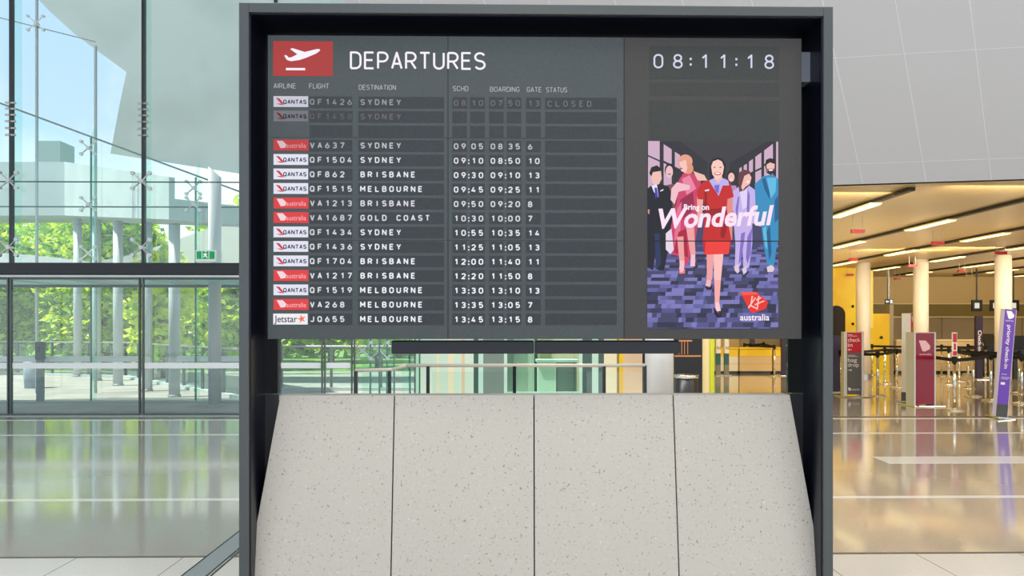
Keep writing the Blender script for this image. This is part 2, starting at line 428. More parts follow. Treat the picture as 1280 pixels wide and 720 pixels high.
# ================================================================== the display unit
YF = 3.98
pl, pr = P(298.5, 400, YF), P(1041.5, 400, YF)
ztop = P(660, 5.5, YF).z
FT = 0.052
root = empty('display_stand', ((pl.x + pr.x) / 2, 4.2, 0), 'tall black portal with a sloped pale stone base that carries the departures screen', 'display stand')
M_frame = mat('dark_grey_metal', (84, 88, 88), 0.32, 0.35)
M_navy = mat('blue_black_lining', (9, 13, 26), 0.3, spec=0.5)
M_gloss = mat('black_glass_panel', (16, 17, 19), 0.06, spec=0.6)
M_satin = mat('charcoal_satin_panel', (50, 50, 54), 0.22, spec=0.5)
fr = MB()
xl, xr, yb = pl.x, pr.x, YF + 0.44
fr.box(xl, xl + FT, YF, yb, 0, ztop).box(xr - FT, xr, YF, yb, 0, ztop).box(xl + FT, xr - FT, YF, yb, ztop - FT, ztop)
fr.build('frame', M_frame, root, 0.003)
YB = 4.24
zs = P(668, 494, 4.2).z                            # top of the stone
zo = P(668, 418, YB).z                             # top of the see-through gap, behind the screen
bx0, bx1 = xl + FT, xr - FT
ol, orr = P(349.5, 450, YB).x, P(985, 450, YB).x
MB().box(bx0, bx1, YB, YB + 0.04, zo, ztop - FT).build('back_panel', M_navy, root)
lin_ = MB().box(bx0, bx0 + .006, YF + .02, YB, 0.0, ztop - FT).box(bx1 - .006, bx1, YF + .02, YB, 0.0, ztop - FT).box(bx0 + .006, bx1 - .006, YF + .02, YB, ztop - FT - .006, ztop - FT)
lin_.build('lining', M_navy, root)
zsm = P(320, 493, YB).z
for s0, s1 in ((bx0 + .006, ol), (orr, bx1 - .006)):
    MB().box(s0, s1, YB, YB + .03, zsm + .004, zo).build('glass_panel', M_gloss, root)
    MB().box(s0, s1, YB, YB + .03, 0.0, zsm).build('lower_panel', M_satin, root)
# stone slabs
def slab_pt(ptop, pbot, t):
    A = P(ptop, 494, 4.20)
    zb = 0.0
    # where the edge passes picture row 720
    Bq = P(pbot, 720, 4.06)
    k = (A.z - zb) / (A.z - Bq.z)
    Bz = Vector((A.x + (Bq.x - A.x) * k, 4.20 + (4.06 - 4.20) * k, zb))
    return A, Bz
cuts = [(349.5, 308), (493, 488.5), (667.5, 668), (841.5, 849), (988, 1029)]
pts = [slab_pt(a, b, 0) for a, b in cuts]
zt = pts[2][0].z
for (A0, B0), (A1, B1) in zip(pts, pts[1:]):
    g = 0.0035
    q = [Vector((B0.x + g, B0.y, 0)), Vector((B1.x - g, B1.y, 0)), Vector((A1.x - g, A1.y, zt)), Vector((A0.x + g, A0.y, zt))]
    MB().hexa(q, [v + Vector((0, 0.03, 0)) for v in q]).build('stone_slab', M_stone, root, 0.002)
back = [Vector((pts[0][1].x + .03, pts[0][1].y + .031, 0)), Vector((pts[-1][1].x - .03, pts[0][1].y + .031, 0)), Vector((pts[-1][0].x - .03, pts[0][0].y + .031, zt - .006)), Vector((pts[0][0].x + .03, pts[0][0].y + .031, zt - .006))]
bk = [Vector((v.x, 4.30, v.z)) for v in back]
MB().hexa(back, bk).build('plinth_core', mat('dark_joint', (50, 48, 45), 0.8), root)
MB().box(P(349.5, 494, YB).x, P(985, 494, YB).x, 4.23, 4.33, zt - .03, zt).build('stone_capping', M_stone, root)

# ================================================================== the departures screen
YS = 4.08
def B(px, py, ref=460):
    zr = P(ref, py, YS).z
    return Vector((P(px, py, YS).x, YS, zr))
sroot = empty('departures_screen', (B(668, 230).x, YS + .06, 0), 'wide dark LED departures board lit with fifteen flight rows and an airline poster', 'flight information screen')
UX, UZ = Vector((1, 0, 0)), Vector((0, 0, 1))
M_led = mat('dark_led_face', (80, 87, 88), 0.42, spec=0.35, noise=(380, (60, 66, 68), 0.4, 0.62))
M_led2 = mat('brown_led_face', (74, 71, 69), 0.42, spec=0.35, noise=(380, (56, 54, 54), 0.4, 0.62))
M_cell = mat('dark_led_cell', (62, 66, 70), 0.5, spec=0.3, noise=(420, (46, 50, 54), 0.4, 0.62))
M_seam = mat('panel_seam', (22, 24, 26), 0.6)
c0, c1 = B(334.5, 423.8), B(1002, 44.5)
xm = B(780, 200).x
zc_lo, zc_hi = c0.z, c1.z
MB().box(c0.x, xm, YS, YS + .10, zc_lo, zc_hi).build('flight_panel', M_led, sroot, 0.002)
MB().box(xm + .002, c1.x, YS, YS + .10, zc_lo, zc_hi).build('media_panel', M_led2, sroot, 0.002)
sm = MB()
for px in (560, 780): sm.box(B(px, 0).x - .0022, B(px, 0).x + .0022, YS - .0006, YS, zc_lo, zc_hi)
sm.box(c0.x, xm, YS - .0006, YS, B(0, 300.4).z - .0012, B(0, 300.4).z + .0012)
sm.box(c0.x, xm, YS - .0006, YS, B(0, 172.3).z - .0009, B(0, 172.3).z + .0009)
sm.build('panel_seam', M_seam, sroot)
MB().box(B(1003, 60).x, B(1021, 60).x, YS + .06, YB, B(0, 95).z, B(0, 56).z).build('bracket', mat('grey_bracket', (128, 134, 148), 0.4), sroot, 0.006)
tb = MB().box(P(490, 430, 4.13).x, P(668, 430, 4.13).x - .003, 4.10, 4.20, P(668, 442, 4.13).z, P(668, 425.5, 4.13).z)
tb.box(P(668, 430, 4.13).x + .003, P(848, 430, 4.13).x, 4.10, 4.20, P(668, 442, 4.13).z, P(668, 425.5, 4.13).z)
tb.build('sound_bar', mat('blue_black_bar', (20, 24, 32), 0.3), sroot, 0.008)

def rect(mb, x0, y0, x1, y1, t=.001, base=0.0, ref=460, mi=0):
    a, b = B(x0, y1, ref), B(x1, y0, ref)
    return mb.box(a.x, b.x, YS - base - t, YS - base, a.z, b.z, mi)
def line(mb, s, x0, ybase, height_px, x1=None, pitch=None, bold=0.0, lift=.002, ref=460, shear=0.0, mi=0):
    o = B(x0, ybase, ref); h = (B(0, ybase - height_px, ref) - B(0, ybase, ref)).z
    w = (B(x1, 0).x - o.x) if x1 else None
    return letters(mb, s, o, UX, UZ, h, w, bold, shear, None, mi=mi, lift=lift)
def sline(mb, s, x0, ybase, height_px, x1=None, pitch=None, t=.14, lift=.002, ref=460, gap=.2):
    o = B(x0, ybase, ref); h = (B(0, ybase - height_px, ref) - B(0, ybase, ref)).z
    w = (B(x1, 0).x - o.x) if x1 else None
    p = (B(x0 + pitch, 0).x - o.x) if pitch else None
    return strokes(mb, s, o, UX, UZ, h, w, p, t, gap, lift)
def poly(mb, pts, t=.001, base=0.0, ref=460, mi=0):
    v = [B(x, y, ref) + Vector((0, -base, 0)) for x, y in pts]
    return mb.prism(v, (0, -t, 0), mi)

# header
pg = rect(MB(), 341.5, 52, 416, 95.5).build('pictogram_tile', emit((178, 58, 56), 0.92, 'red_lit_tile'), sroot)
ic = MB()
plane = [(310, 332), (322, 330), (338, 345), (355, 342), (388, 325), (345, 294), (360, 289), (432, 311), (500, 294), (518, 293), (523, 301), (500, 319), (440, 345), (400, 358), (350, 366), (325, 358)]
poly(ic, [(290 + x / 4.741, y / 4.741) for x, y in plane], .002)
rect(ic, 357.5, 85.6, 381.5, 88.4, .002)
ic.build('departing_plane_symbol', emit((246, 240, 250), 1.0, 'white_light'), pg)
sline(MB(), 'DEPARTURES', 437.5, 86.8, 22.3, 607, t=.115, gap=.15).build('title_lettering', MATS['white_light'], sroot)
hd = MB()
for s, x0, x1, y in (('AIRLINE', 342, 370, 111.3), ('FLIGHT', 386.5, 411.5, 111.3), ('DESTINATION', 448.5, 495, 112.6), ('SCHD', 566, 585.5, 113.6), ('BOARDING', 612.5, 649.5, 114.2), ('GATE', 658.5, 677, 114.4), ('STATUS', 682.5, 709, 114.6)):
    sline(hd, s, x0, y, 6.6, x1, t=.13, gap=.12)
hd.build('heading_lettering', emit((170, 172, 178), 1.0), sroot)
ck = MB()
for cx, ch in ((822.9, '0'), (847.2, '8'), (880.2, '1'), (903.2, '1'), (937, '1'), (961.4, '8')):
    sline(ck, ch, cx, 86, 18, pitch=1.0, t=.12, ref=890)
for cx in (863.3, 920.4):
    rect(ck, cx - 1.2, 72.5, cx + 1.2, 75.2, ref=890); rect(ck, cx - 1.2, 79.5, cx + 1.2, 82.2, ref=890)
ck.build('clock_lettering', emit((214, 214, 235), 1.0), sroot)
dk = MB(); rect(dk, 811, 58, 974, 99, .0006, ref=890); rect(dk, 811, 103.5, 974, 120, .0006, ref=890); rect(dk, 811, 126, 974, 175, .0006, ref=890)
dk.build('unlit_block', mat('unlit_led', (66, 68, 66), 0.5, spec=.3, noise=(300, (50, 52, 50), 0.38, 0.62)), sroot)

# airline tiles, built at their row
def row_y(i): return 128.0 + 18.07 * i
def tile(kind, y, dim, row):
    k = dim
    yc = y - 0.6
    if kind == 'q':
        t = rect(MB(), 342, yc - 6.6, 385.2, yc + 6.8, .0016).build('airline_tile', emit((226 * k, 226 * k, 240 * k), 1.0), row)
        a = poly(MB(), [(344.8, yc - 4.4), (349.5, yc - 3.6), (355.5, yc + 3.6), (351, yc + 2.2)], .0026)
        poly(a, [(345.6, yc + 2.6), (352.5, yc + 2.8), (356, yc + 4.2), (350, yc + 4.2)], .0026)
        a.build('fold_emblem', emit((205 * k, 50 * k, 62 * k), 1.0), t)
        sline(MB(), 'QANTAS', 354.2, yc + 3.3, 5.6, 383.4, t=.2, gap=.1, lift=.0028).build('airline_lettering', emit((44 * k + 6, 40 * k + 8, 66 * k + 12), 1.0), t)
    elif kind == 'v':
        t = rect(MB(), 342, yc - 6.6, 385.6, yc + 7.0, .0016).build('airline_tile', emit((222 * k, 62 * k, 66 * k), 1.0), row)
        poly(MB(), [(346, yc - 5.0), (353.5, yc - 5.0), (358, yc - 0.6), (356.5, yc + 3.6), (351, yc + 4.2)], .0026).build('fold_emblem', emit((244 * k, 214 * k, 222 * k), 1.0), t)
        line(MB(), 'australia', 357.6, yc + 3.6, 5.8, 382.8, lift=.0028).build('airline_lettering', emit((250 * k, 186 * k, 190 * k), 1.0), t)
    else:
        t = rect(MB(), 341.6, yc - 6.4, 384.6, yc + 7.2, .0016).build('airline_tile', emit((238, 236, 240), 1.0), row)
        line(MB(), 'Jetstar', 343, yc + 4.2, 8.0, 371.6, bold=.012, lift=.0028).build('airline_lettering', emit((40, 38, 66), 1.0), t)
        st = []
        for j in range(10):
            r = 5.6 if j % 2 == 0 else 2.1
            an = math.pi / 2 + 0.25 + j * math.pi / 5
            st.append((377.2 + r * math.cos(an), yc + 0.2 - r * math.sin(an)))
        poly(MB(), st, .0026).build('star_emblem', emit((240, 112, 78), 1.0), t)
    return t
rows = [('q', 'QF1426', 'SYDNEY', '08:10', '07:50', '13', 'CLOSED', .88, .62), ('q', 'QF1458', 'SYDNEY', '', '', '', '', .50, .42),
        None,
        ('v', 'VA637', 'SYDNEY', '09:05', '08:35', '6', '', .86, .78), ('q', 'QF1504', 'SYDNEY', '09:10', '08:50', '10', '', 1, .92),
        ('q', 'QF862', 'BRISBANE', '09:30', '09:10', '13', '', 1, .95), ('q', 'QF1515', 'MELBOURNE', '09:45', '09:25', '11', '', 1, .95),
        ('v', 'VA1213', 'BRISBANE', '09:50', '09:20', '8', '', .98, .90), ('v', 'VA1687', 'GOLD COAST', '10:30', '10:00', '7', '', .98, .90),
        ('q', 'QF1434', 'SYDNEY', '10:55', '10:35', '14', '', 1, .96), ('q', 'QF1436', 'SYDNEY', '11:25', '11:05', '13', '', 1, .98),
        ('q', 'QF1704', 'BRISBANE', '12:00', '11:40', '11', '', 1, 1), ('v', 'VA1217', 'BRISBANE', '12:20', '11:50', '8', '', 1, 1),
        ('q', 'QF1519', 'MELBOURNE', '13:30', '13:10', '13', '', 1, 1), ('v', 'VA268', 'MELBOURNE', '13:35', '13:05', '7', '', 1, 1),
        ('j', 'JQ655', 'MELBOURNE', '13:45', '13:15', '8', '', 1, 1)]
CELLS = ((387, 440.5), (448, 555), (565.5, 583.5), (587.5, 606), (611.5, 629.5), (633.5, 651.5), (657.5, 676), (681.5, 771))
for i, r in enumerate(rows):
    y = row_y(i)
    if r is None or i == 1:
        pass
    mb = MB()
    for x0, x1 in CELLS: rect(mb, x0, y - 7.2, x1, y + 7.2, .0008)
    row = mb.build('flight_row', M_cell, sroot)
    if r is None: continue
    kind, fl, de, sc, bo, ga, st, dt, dx = r
    tile(kind, y, dt, row)
    c = (238 * dx, 240 * dx, 246 * dx)
    ty = y + 3.6
    hpx = 7.6
    sline(MB(), fl, 390.5, ty, hpx, pitch=9.35, t=.2).build('flight_lettering', emit((c[0] * .9, c[1] * .92, c[2] * .92), 1.0), row)
    sline(MB(), de, 453.5, ty, hpx, pitch=9.0, t=.2).build('destination_lettering', emit(c, 1.0), row)
    if not sc: continue
    k2 = 1.0 if i > 1 else (.72 if i == 0 else .78)
    tm = MB()
    for s, x0 in ((sc, 570.2), (bo, 616.2)):
        for ch, dxp in ((s[0], 0), (s[1], 9.3), (s[3], 21.8), (s[4], 31.0)):
            sline(tm, ch, x0 + dxp, ty + .5, hpx, pitch=9, t=.2)
        if i > 3:
            for yy in (y - 1.2, y + 2.6): rect(tm, x0 + 15.0, yy, x0 + 16.6, yy + 1.6, .002)
    tm.build('time_lettering', emit((c[0] * k2, c[1] * k2, c[2] * k2), 1.0), row)
    sline(MB(), ga, 662.6, ty + .6, hpx, pitch=9, t=.2).build('gate_lettering', emit((c[0] * k2, c[1] * k2, c[2] * k2), 1.0), row)
    if st: sline(MB(), st, 687, ty + .8, hpx, pitch=9.9, t=.14).build('status_lettering', emit((c[0] * .8, c[1] * .8, c[2] * .8), 1.0), row)

# ------------------------------------------------------------------ the poster shown on the screen
R = 890
ad = rect(MB(), 809, 176.5, 972.8, 411, .0012, ref=R).build('poster', emit((58, 58, 64), 1.0), sroot)
def pic(name, items, base):
    """A flat piece of the poster: items = [(colour, [points])...] laid one upon another."""
    mb, ms = MB(), []
    for i, (c, pts) in enumerate(items):
        m = emit(c, 1.0)
        if m not in ms: ms.append(m)
        poly(mb, pts, .0002, .0013 + base + i * .00004, R, ms.index(m))
    return mb.build(name, ms, ad)
def ell(cx, cy, rx, ry, n=16, rot=0.0):
    o = []
    for k in range(n):
        t = 2 * math.pi * k / n
        x, y = rx * math.cos(t), ry * math.sin(t)
        o.append((cx + x * math.cos(rot) - y * math.sin(rot), cy + x * math.sin(rot) + y * math.cos(rot)))
    return o
def seg(x0, y0, x1, y1, w0, w1):
    dx, dy = x1 - x0, y1 - y0; L = math.hypot(dx, dy); nx, ny = -dy / L, dx / L
    return [(x0 + nx * w0, y0 + ny * w0), (x1 + nx * w1, y1 + ny * w1), (x1 - nx * w1, y1 - ny * w1), (x0 - nx * w0, y0 - ny * w0)]
# corridor: windows either side, patterned carpet
rnd = random.Random(3)
it = [((46, 46, 54), [(809, 176.5), (850, 176.5), (884, 203), (884, 225), (809, 300)]), ((46, 46, 54), [(972.8, 176.5), (960, 176.5), (912, 203), (912, 225), (972.8, 300)])]
pane = (205, 172, 196)
for q in ([(810, 176.7), (824.5, 176.7), (824.5, 200.5), (810, 194)], [(810, 196), (824.5, 202.5), (824.5, 240), (810, 240)], [(829.5, 180.5), (839.5, 187), (839.5, 206), (829.5, 201)], [(829.5, 204), (839.5, 209), (839.5, 232), (829.5, 232)],
          [(843.5, 190), (850, 194), (850, 211.5), (843.5, 208.5)], [(855, 196), (860, 199), (860, 230), (855, 230)],
          [(970, 177), (972.6, 176.7), (972.6, 232), (970, 232)], [(955, 188), (966, 179.5), (966, 199.5), (955, 205)], [(955, 207.5), (966, 202), (966, 230), (955, 230)], [(944, 196), (951.5, 190.5), (951.5, 209), (944, 212.5)], [(944, 215), (951.5, 211.5), (951.5, 232), (944, 232)],
          [(936, 202), (941, 198.5), (941, 214), (936, 216.5)], [(929.5, 207), (933.5, 204.5), (933.5, 230), (929.5, 230)], [(924, 210.5), (927, 208.5), (927, 230), (924, 230)]):
    it.append((pane, q))
it.append(((66, 66, 104), [(809, 334), (840, 268), (950, 268), (972.8, 300), (972.8, 411), (809, 411)]))
pic('corridor', it, 0)
it = []
tones = [(112, 108, 172), (84, 82, 138), (52, 52, 84), (96, 98, 158), (44, 44, 70), (124, 120, 186)]
y = 306.0
while y < 410.5:
    hh = 2.6 + (y - 300) * .035
    x = 809 + max(0, (334 - y) * .6)
    while x < 972:
        w = rnd.uniform(4, 17)
        if rnd.random() < .8: it.append((tones[rnd.randrange(6)], [(x, y), (min(x + w, 972.6), y), (min(x + w - .8, 972.6), min(y + hh, 410.8)), (x - .8 if x > 811 else x, min(y + hh, 410.8))]))
        x += w
    y += hh
mbc, msc = MB(), []
for c, p_ in it:
    m = emit(c, 1.0)
    if m not in msc: msc.append(m)
    poly(mbc, p_, .0002, .0024, R, msc.index(m))
mbc.build('patterned_carpet', msc, ad)
SK, SKD, HD = (240, 188, 178), (206, 140, 134), (34, 26, 30)
pic('figure_dark_suit', [((24, 26, 38), [(809.5, 236), (815, 231), (826, 230), (836, 234), (840, 246), (841, 268), (838, 300), (834, 318), (830, 338), (822, 338), (820, 312), (816, 338), (809.5, 334)]),
    ((34, 50, 92), [(818, 292), (824, 292), (826, 330), (820, 338)]), ((226, 224, 240), [(814, 232), (821, 230), (823, 247), (817, 240)]), ((60, 54, 190), [(818, 235), (821, 235), (822.5, 246), (819, 248)]),
    (SK, [(814, 216), (826, 214), (827, 224), (823, 231), (816, 230), (813.5, 222)]), (HD, [(811.5, 217), (814, 209.5), (821, 207), (826, 211), (826, 214), (816, 215.5), (814, 221)]), ((230, 226, 240), [(825, 238.5), (829, 236.5), (829, 238.4), (825.5, 239.8)]), (SKD, [(809.6, 262), (811.8, 262), (811.6, 268), (809.8, 267)])], .0015)
pic('figure_behind', [((120, 76, 76), [(831, 232), (842, 230), (844, 262), (832, 262)]), (HD, ell(837, 213, 6.2, 8.5)), ((232, 190, 196), ell(836.6, 215, 4.6, 7.6)), ((110, 60, 66), ell(836.6, 218, 2.2, .7))], .0012)
pic('figure_pink_dress', [((204, 62, 104), [(848, 226), (856, 214), (866, 217), (876, 226), (874, 250), (872, 280), (869, 300), (858, 334), (849, 320), (838, 318), (834, 306), (840, 276), (846, 250)]),
    ((150, 34, 74), [(850, 250), (866, 240), (868, 262), (850, 276)]), ((232, 130, 160), [(852, 224), (862, 219), (870, 236), (858, 244)]), ((226, 110, 146), [(846, 262), (852, 252), (850, 290), (842, 306)]), ((170, 24, 58), [(848, 290), (858, 286), (860, 322), (850, 318), (842, 316)]),
    ((228, 214, 232), [(832, 292), (839, 286), (842, 312), (838, 318), (832, 312)]), ((240, 190, 200), [(839, 236), (846, 228), (862, 232), (862, 237), (848, 240), (843, 256), (838, 250)]), (SK, [(866, 214), (880, 219), (884, 226), (872, 226)]),
    ((236, 160, 160), seg(862, 282, 866, 318, 5, 3.2)), ((236, 160, 160), seg(850, 296, 852.5, 332, 4, 3)), ((246, 190, 200), seg(866, 318, 865.5, 333, 2.8, 3)), ((246, 190, 200), seg(852.5, 326, 851.5, 341, 2.8, 3)), ((236, 120, 130), [(848.4, 334), (851, 342), (856, 336), (856, 342), (849, 342.6)]),
    ((226, 160, 132), ell(856.5, 202, 9, 8.6)), ((224, 150, 120), ell(860, 211, 6.5, 7)), ((246, 196, 186), [(849, 203), (857, 200), (859, 210), (857, 217), (851, 214)]), ((206, 60, 80), ell(851.4, 211, 1.6, .9))], .0030)
pic('figure_behind', [((180, 140, 190), [(908, 232), (920, 232), (922, 262), (908, 262)]), (HD, ell(914, 219.5, 5.4, 6.4)), (SK, ell(914, 221.6, 4.0, 5.8)), ((250, 235, 235), ell(914, 224.2, 1.8, .6))], .0012)
LIL, LID, LIS = (196, 176, 232), (132, 110, 196), (222, 210, 246)
pic('figure_lilac_suit', [(LIL, [(915, 240), (922, 234), (936, 232), (944, 238), (948, 258), (946, 276), (940, 280), (940, 305), (936, 334), (929, 338), (928, 312), (925, 332), (918, 338), (919, 306), (917, 280), (914, 262)]),
    (LID, [(926, 292), (931, 290), (930, 300), (926, 326), (923, 330)]), (LID, [(934, 296), (940, 284), (938, 318), (934, 330), (932, 322)]), (LID, [(919, 262), (922, 246), (924, 246), (921, 276)]), (LIS, [(924, 237), (934, 236), (935, 258), (928, 262)]), (LID, [(934, 236), (937, 244), (936, 270), (933, 262)]),
    ((100, 56, 66), [(922, 228), (923, 216), (930, 212), (937, 214), (939, 222), (936, 232), (930, 238), (924, 240)]), (SK, [(930, 220), (936, 217), (939, 222), (937, 230), (932, 233), (928, 238), (926, 234)]), ((250, 236, 236), [(932.5, 227), (936.5, 225.6), (936, 227.6), (933, 228.8)]),
    ((222, 200, 216), [(917.5, 333), (922.5, 330), (924, 339), (921.5, 342), (918, 338)]), ((222, 200, 216), [(927, 336), (932.5, 333), (933, 340), (929, 343.4)]), (SKD, ell(915.5, 266, 1.8, 3))], .0032)
BL, BLD, BLL = (52, 140, 190), (28, 92, 142), (96, 186, 224)
pic('figure_blue_suit', [(BL, [(943, 230), (954, 220), (966, 218), (972.6, 224), (972.6, 300), (970, 312), (967, 334), (960, 336), (955, 312), (951.5, 284), (947, 276), (944, 258)]),
    (BLD, [(952, 224), (956, 222), (962, 242), (962, 250), (955, 236)]), (BLL, [(958, 222), (970, 222), (969, 240), (963, 248)]), (BLD, [(958, 290), (962, 280), (964, 316), (961, 326)]), (BLL, [(953, 286), (957, 282), (959, 312), (956, 308)]), (BLD, [(968, 250), (972.4, 244), (972.4, 274), (968, 278)]),
    (HD, [(956, 207), (957, 200), (962, 197.6), (968, 199), (969.5, 206), (968, 214), (963, 219), (958, 216)]), (SK, [(957.5, 206), (962, 203), (968, 205), (967.4, 213), (963, 217.2), (958.5, 214)]), ((60, 36, 40), [(958.4, 211), (967.6, 211), (966, 217), (963, 218.6), (960, 217)]), ((250, 240, 240), [(960, 211.6), (966, 211.6), (965, 213.6), (961, 213.6)]),
    ((226, 204, 212), [(958, 334), (964, 331), (967.6, 335), (966, 339.6), (959, 340)]), (SK, ell(949.6, 280, 1.8, 3.2))], .0034)
RD, RDD, RDL = (196, 34, 34), (150, 18, 24), (236, 58, 52)
pic('figure_red_dress', [((240, 166, 160), seg(875, 246, 874, 284, 4, 2.6)), ((226, 140, 130), seg(911.5, 246, 912.5, 300, 4, 2.4)),
    ((236, 160, 160), seg(888, 312, 886.5, 350, 5, 3.2)), ((244, 180, 180), seg(886, 350, 884.5, 358, 3, 3)), ((252, 190, 186), seg(898, 312, 896.5, 350, 6.4, 4.2)), ((246, 170, 166), seg(896.5, 350, 896, 380, 4.2, 2.6)), ((250, 200, 200), seg(896, 378, 897.5, 389, 2.6, 3.2)),
    ((24, 16, 24), [(881, 357), (886, 360), (890.5, 356), (889, 362.5), (883, 362)]), ((24, 16, 24), [(891.6, 384), (894, 386), (899, 395.6), (901.5, 388), (901.5, 396), (897.5, 397.4), (892.5, 392)]),
    (RD, [(871, 238), (878, 228), (890, 224), (906, 224), (913, 230), (917, 246), (909, 249), (908, 262), (910, 280), (914, 300), (910.5, 317.5), (880, 318.5), (878, 300), (880, 276), (881, 262), (880, 250), (871.5, 249)]),
    (RDL, [(882, 302), (912, 302), (910.5, 317.5), (880.5, 318.5)]), (RDD, [(881, 262), (908, 260), (909, 268), (881, 270)]), (RDD, [(902, 270), (909, 282), (905, 298), (900, 296)]), (RDD, [(880, 240), (883, 236), (884, 262), (880.8, 258)]),
    (HD, [(886.5, 222), (887, 206), (891, 199), (897, 196.6), (903, 199), (907, 206), (906, 222), (901, 226), (892, 226)]), (SK, [(892, 218), (902, 218), (903, 232), (893, 232)]), ((248, 200, 188), [(888.6, 208), (891, 202), (897, 199.6), (902, 202), (904.6, 209), (903, 218), (898, 224.6), (894, 224), (890, 218)]),
    ((70, 40, 44), ell(892.8, 209.4, 1.5, .6)), ((70, 40, 44), ell(900.2, 209.4, 1.5, .6)), ((196, 54, 66), ell(896.6, 217.2, 4.4, 2.0)), ((255, 246, 246), ell(896.6, 216.9, 3.4, 1.0)),
    ((186, 176, 238), [(886, 226), (893, 222.6), (897, 230), (903, 222.6), (910, 226), (911, 232), (903, 232), (898, 245), (892, 236)]), ((120, 104, 206), [(892, 232), (899, 231), (898, 242), (894, 240)]), ((236, 226, 250), [(880.5, 238), (886, 236.6), (886, 238.6), (881, 239.6)])], .0036)
line(MB(), 'Bring on', 854.5, 262.4, 6.6, 886, bold=.03, lift=.0062, ref=R).build('poster_lettering', emit((250, 234, 246), 1.0), ad)
wd = MB()
o1 = B(818, 285.5, R); o2 = B(962, 280.5, R)
u = (o2 - o1).normalized(); vv = Vector((-u.z, 0, u.x))
letters(wd, 'Wonderful', o1, u, vv, (B(0, 262, R) - B(0, 285, R)).z, (o2 - o1).length, .03, .24, lift=.0064)
wd.build('headline_lettering', emit((250, 226, 246), 1.0), ad)
lg = pic('red_emblem', [((232, 44, 36), [(925, 365), (944.5, 365), (959.5, 377), (957.5, 385.5), (943, 391), (937.5, 390)]), ((250, 84, 66), [(925, 365), (944.5, 365), (948, 368), (928.5, 369)])], .0038)
sc_ = MB()
for a_ in ((935, 385, 944, 372), (940, 370, 938, 382), (938, 382, 946, 386), (945, 375, 951, 372), (943, 381, 955, 376), (948, 370, 946, 387)):
    poly(sc_, seg(*a_, .9, .7), .0002, .0058, R)
sc_.build('emblem_script', emit((252, 196, 186), 1.0), ad)
line(MB(), 'australia', 924.5, 400.4, 7.6, 961.2, bold=.015, lift=.0062, ref=R).build('wordmark_lettering', emit((250, 240, 250), 1.0), ad)
rect(MB(), 809, 300.9, 972.8, 302.1, .0004, .0064, ref=R).build('poster_seam', emit((30, 20, 30), 1.0), ad)

# ================================================================== the glass front
def gx(px, Y=YG): return P(px, 400, Y).x
def gz(py, px=150, Y=YG): return P(px, py, Y).z
ZT0, ZT1 = gz(343.5), gz(329)                       # transom
ZTOP = 9.6
XL = -15.5
win = empty('window_1', (0, YG, 0), kind='structure')
MUL = [gx(15), gx(180), gx(345), gx(510), XW - .12]
spans = [XL - .0] + MUL
zj = gz(227.5)
for a, b in zip(spans, spans[1:]):
    for z0, z1 in ((ZT1, zj - .008), (zj + .008, ZTOP)):
        MB().box(a + .012, b - .012, YG - .006, YG + .006, z0, z1).build('glass_pane', M_glass, win)
jm = MB().box(XL, XW, YG - .008, YG + .008, zj - .010, zj + .010)
jm.build('joint', mat('dark_silicone_joint', (60, 84, 84), 0.4), win)
for x in MUL[:4]:
    MB().box(x - .026, x + .026, YG - .04, YG + .03, ZT1, ZTOP).build('mullion', M_mull, win)
    MB().box(x - .006, x + .006, YG + .03, YG + .26, ZT1, ZTOP).build('glass_fin', M_glassgreen, win)
MB().box(XL, XW, YG - .10, YG + .16, ZT0, ZT1).build('transom', M_transom, win, .006)
MB().box(XL, XW, YG - .09, YG + .10, ZT0 - .045, ZT0 - .012).build('door_header', mat('pale_header_strip', (205, 214, 212), 0.4), win)
def spider(x, y, z, parent, r=.20):
    m = MB()
    m.tube((x, y - .06, z), (x, y + .06, z), .035, n=12)
    for sx in (-1, 1):
        for sz in (-1, 1):
            p = (x + sx * r * .72, y - .05, z + sz * r * .66)
            m.tube((x, y - .03, z), p, .016, .011, 8)
            m.tube((p[0], p[1] - .02, p[2]), (p[0], p[1] + .03, p[2]), .034, n=12)
    return m.build('spider_fitting', M_steel, parent)
for x in MUL[:4]:
    spider(x, YG - .06, zj - .0, win); 
    spider(x, YG - .06, ZT1 + .26, win)
    bm = MB()
    for k in range(3):
        for z in (gz(130 + 7.5 * k), gz(153 + 8.5 * k)):
            bm.tube((x - .085, YG - .04, z), (x - .01, YG - .04, z), .02, n=10); bm.tube((x + .01, YG - .04, z), (x + .085, YG - .04, z), .02, n=10)
    bm.build('patch_bolts', M_steel, win)
# sliding doors below the transom
BZ0, BZ1 = gz(460.5), gz(453.5)
for i, (p0, p1) in enumerate(((-150, 12), (13, 176), (178, 345), (346, 404), (405, 441), (442, 520)), 1):
    x0, x1 = gx(p0) + .006, gx(p1) - .006
    dr = empty('door_%d' % i, ((x0 + x1) / 2, YG, 0), kind='structure')
    z1 = ZT0 - .05
    MB().box(x0 + .02, x1 - .02, YG - .006, YG + .006, .03, z1 - .03).build('glass_pane', M_glass, dr)
    fm = MB().box(x0, x0 + .022, YG - .03, YG + .03, .02, z1).box(x1 - .022, x1, YG - .03, YG + .03, .02, z1)
    fm.box(x0 + .022, x1 - .022, YG - .02, YG + .02, .013, .035).box(x0 + .022, x1 - .022, YG - .02, YG + .02, z1 - .035, z1)
    fm.build('door_frame', mat('dark_door_stile', (92, 98, 100), .3, .4), dr)
    if i != 6: MB().box(x0 + .035, x1 - .035, YG - .009, YG - .006, BZ0, BZ1).build('safety_band', M_frost, dr)
trim(MB().box(XL, gx(520), YG - .10, YG + .10, 0, .012), M_alu)

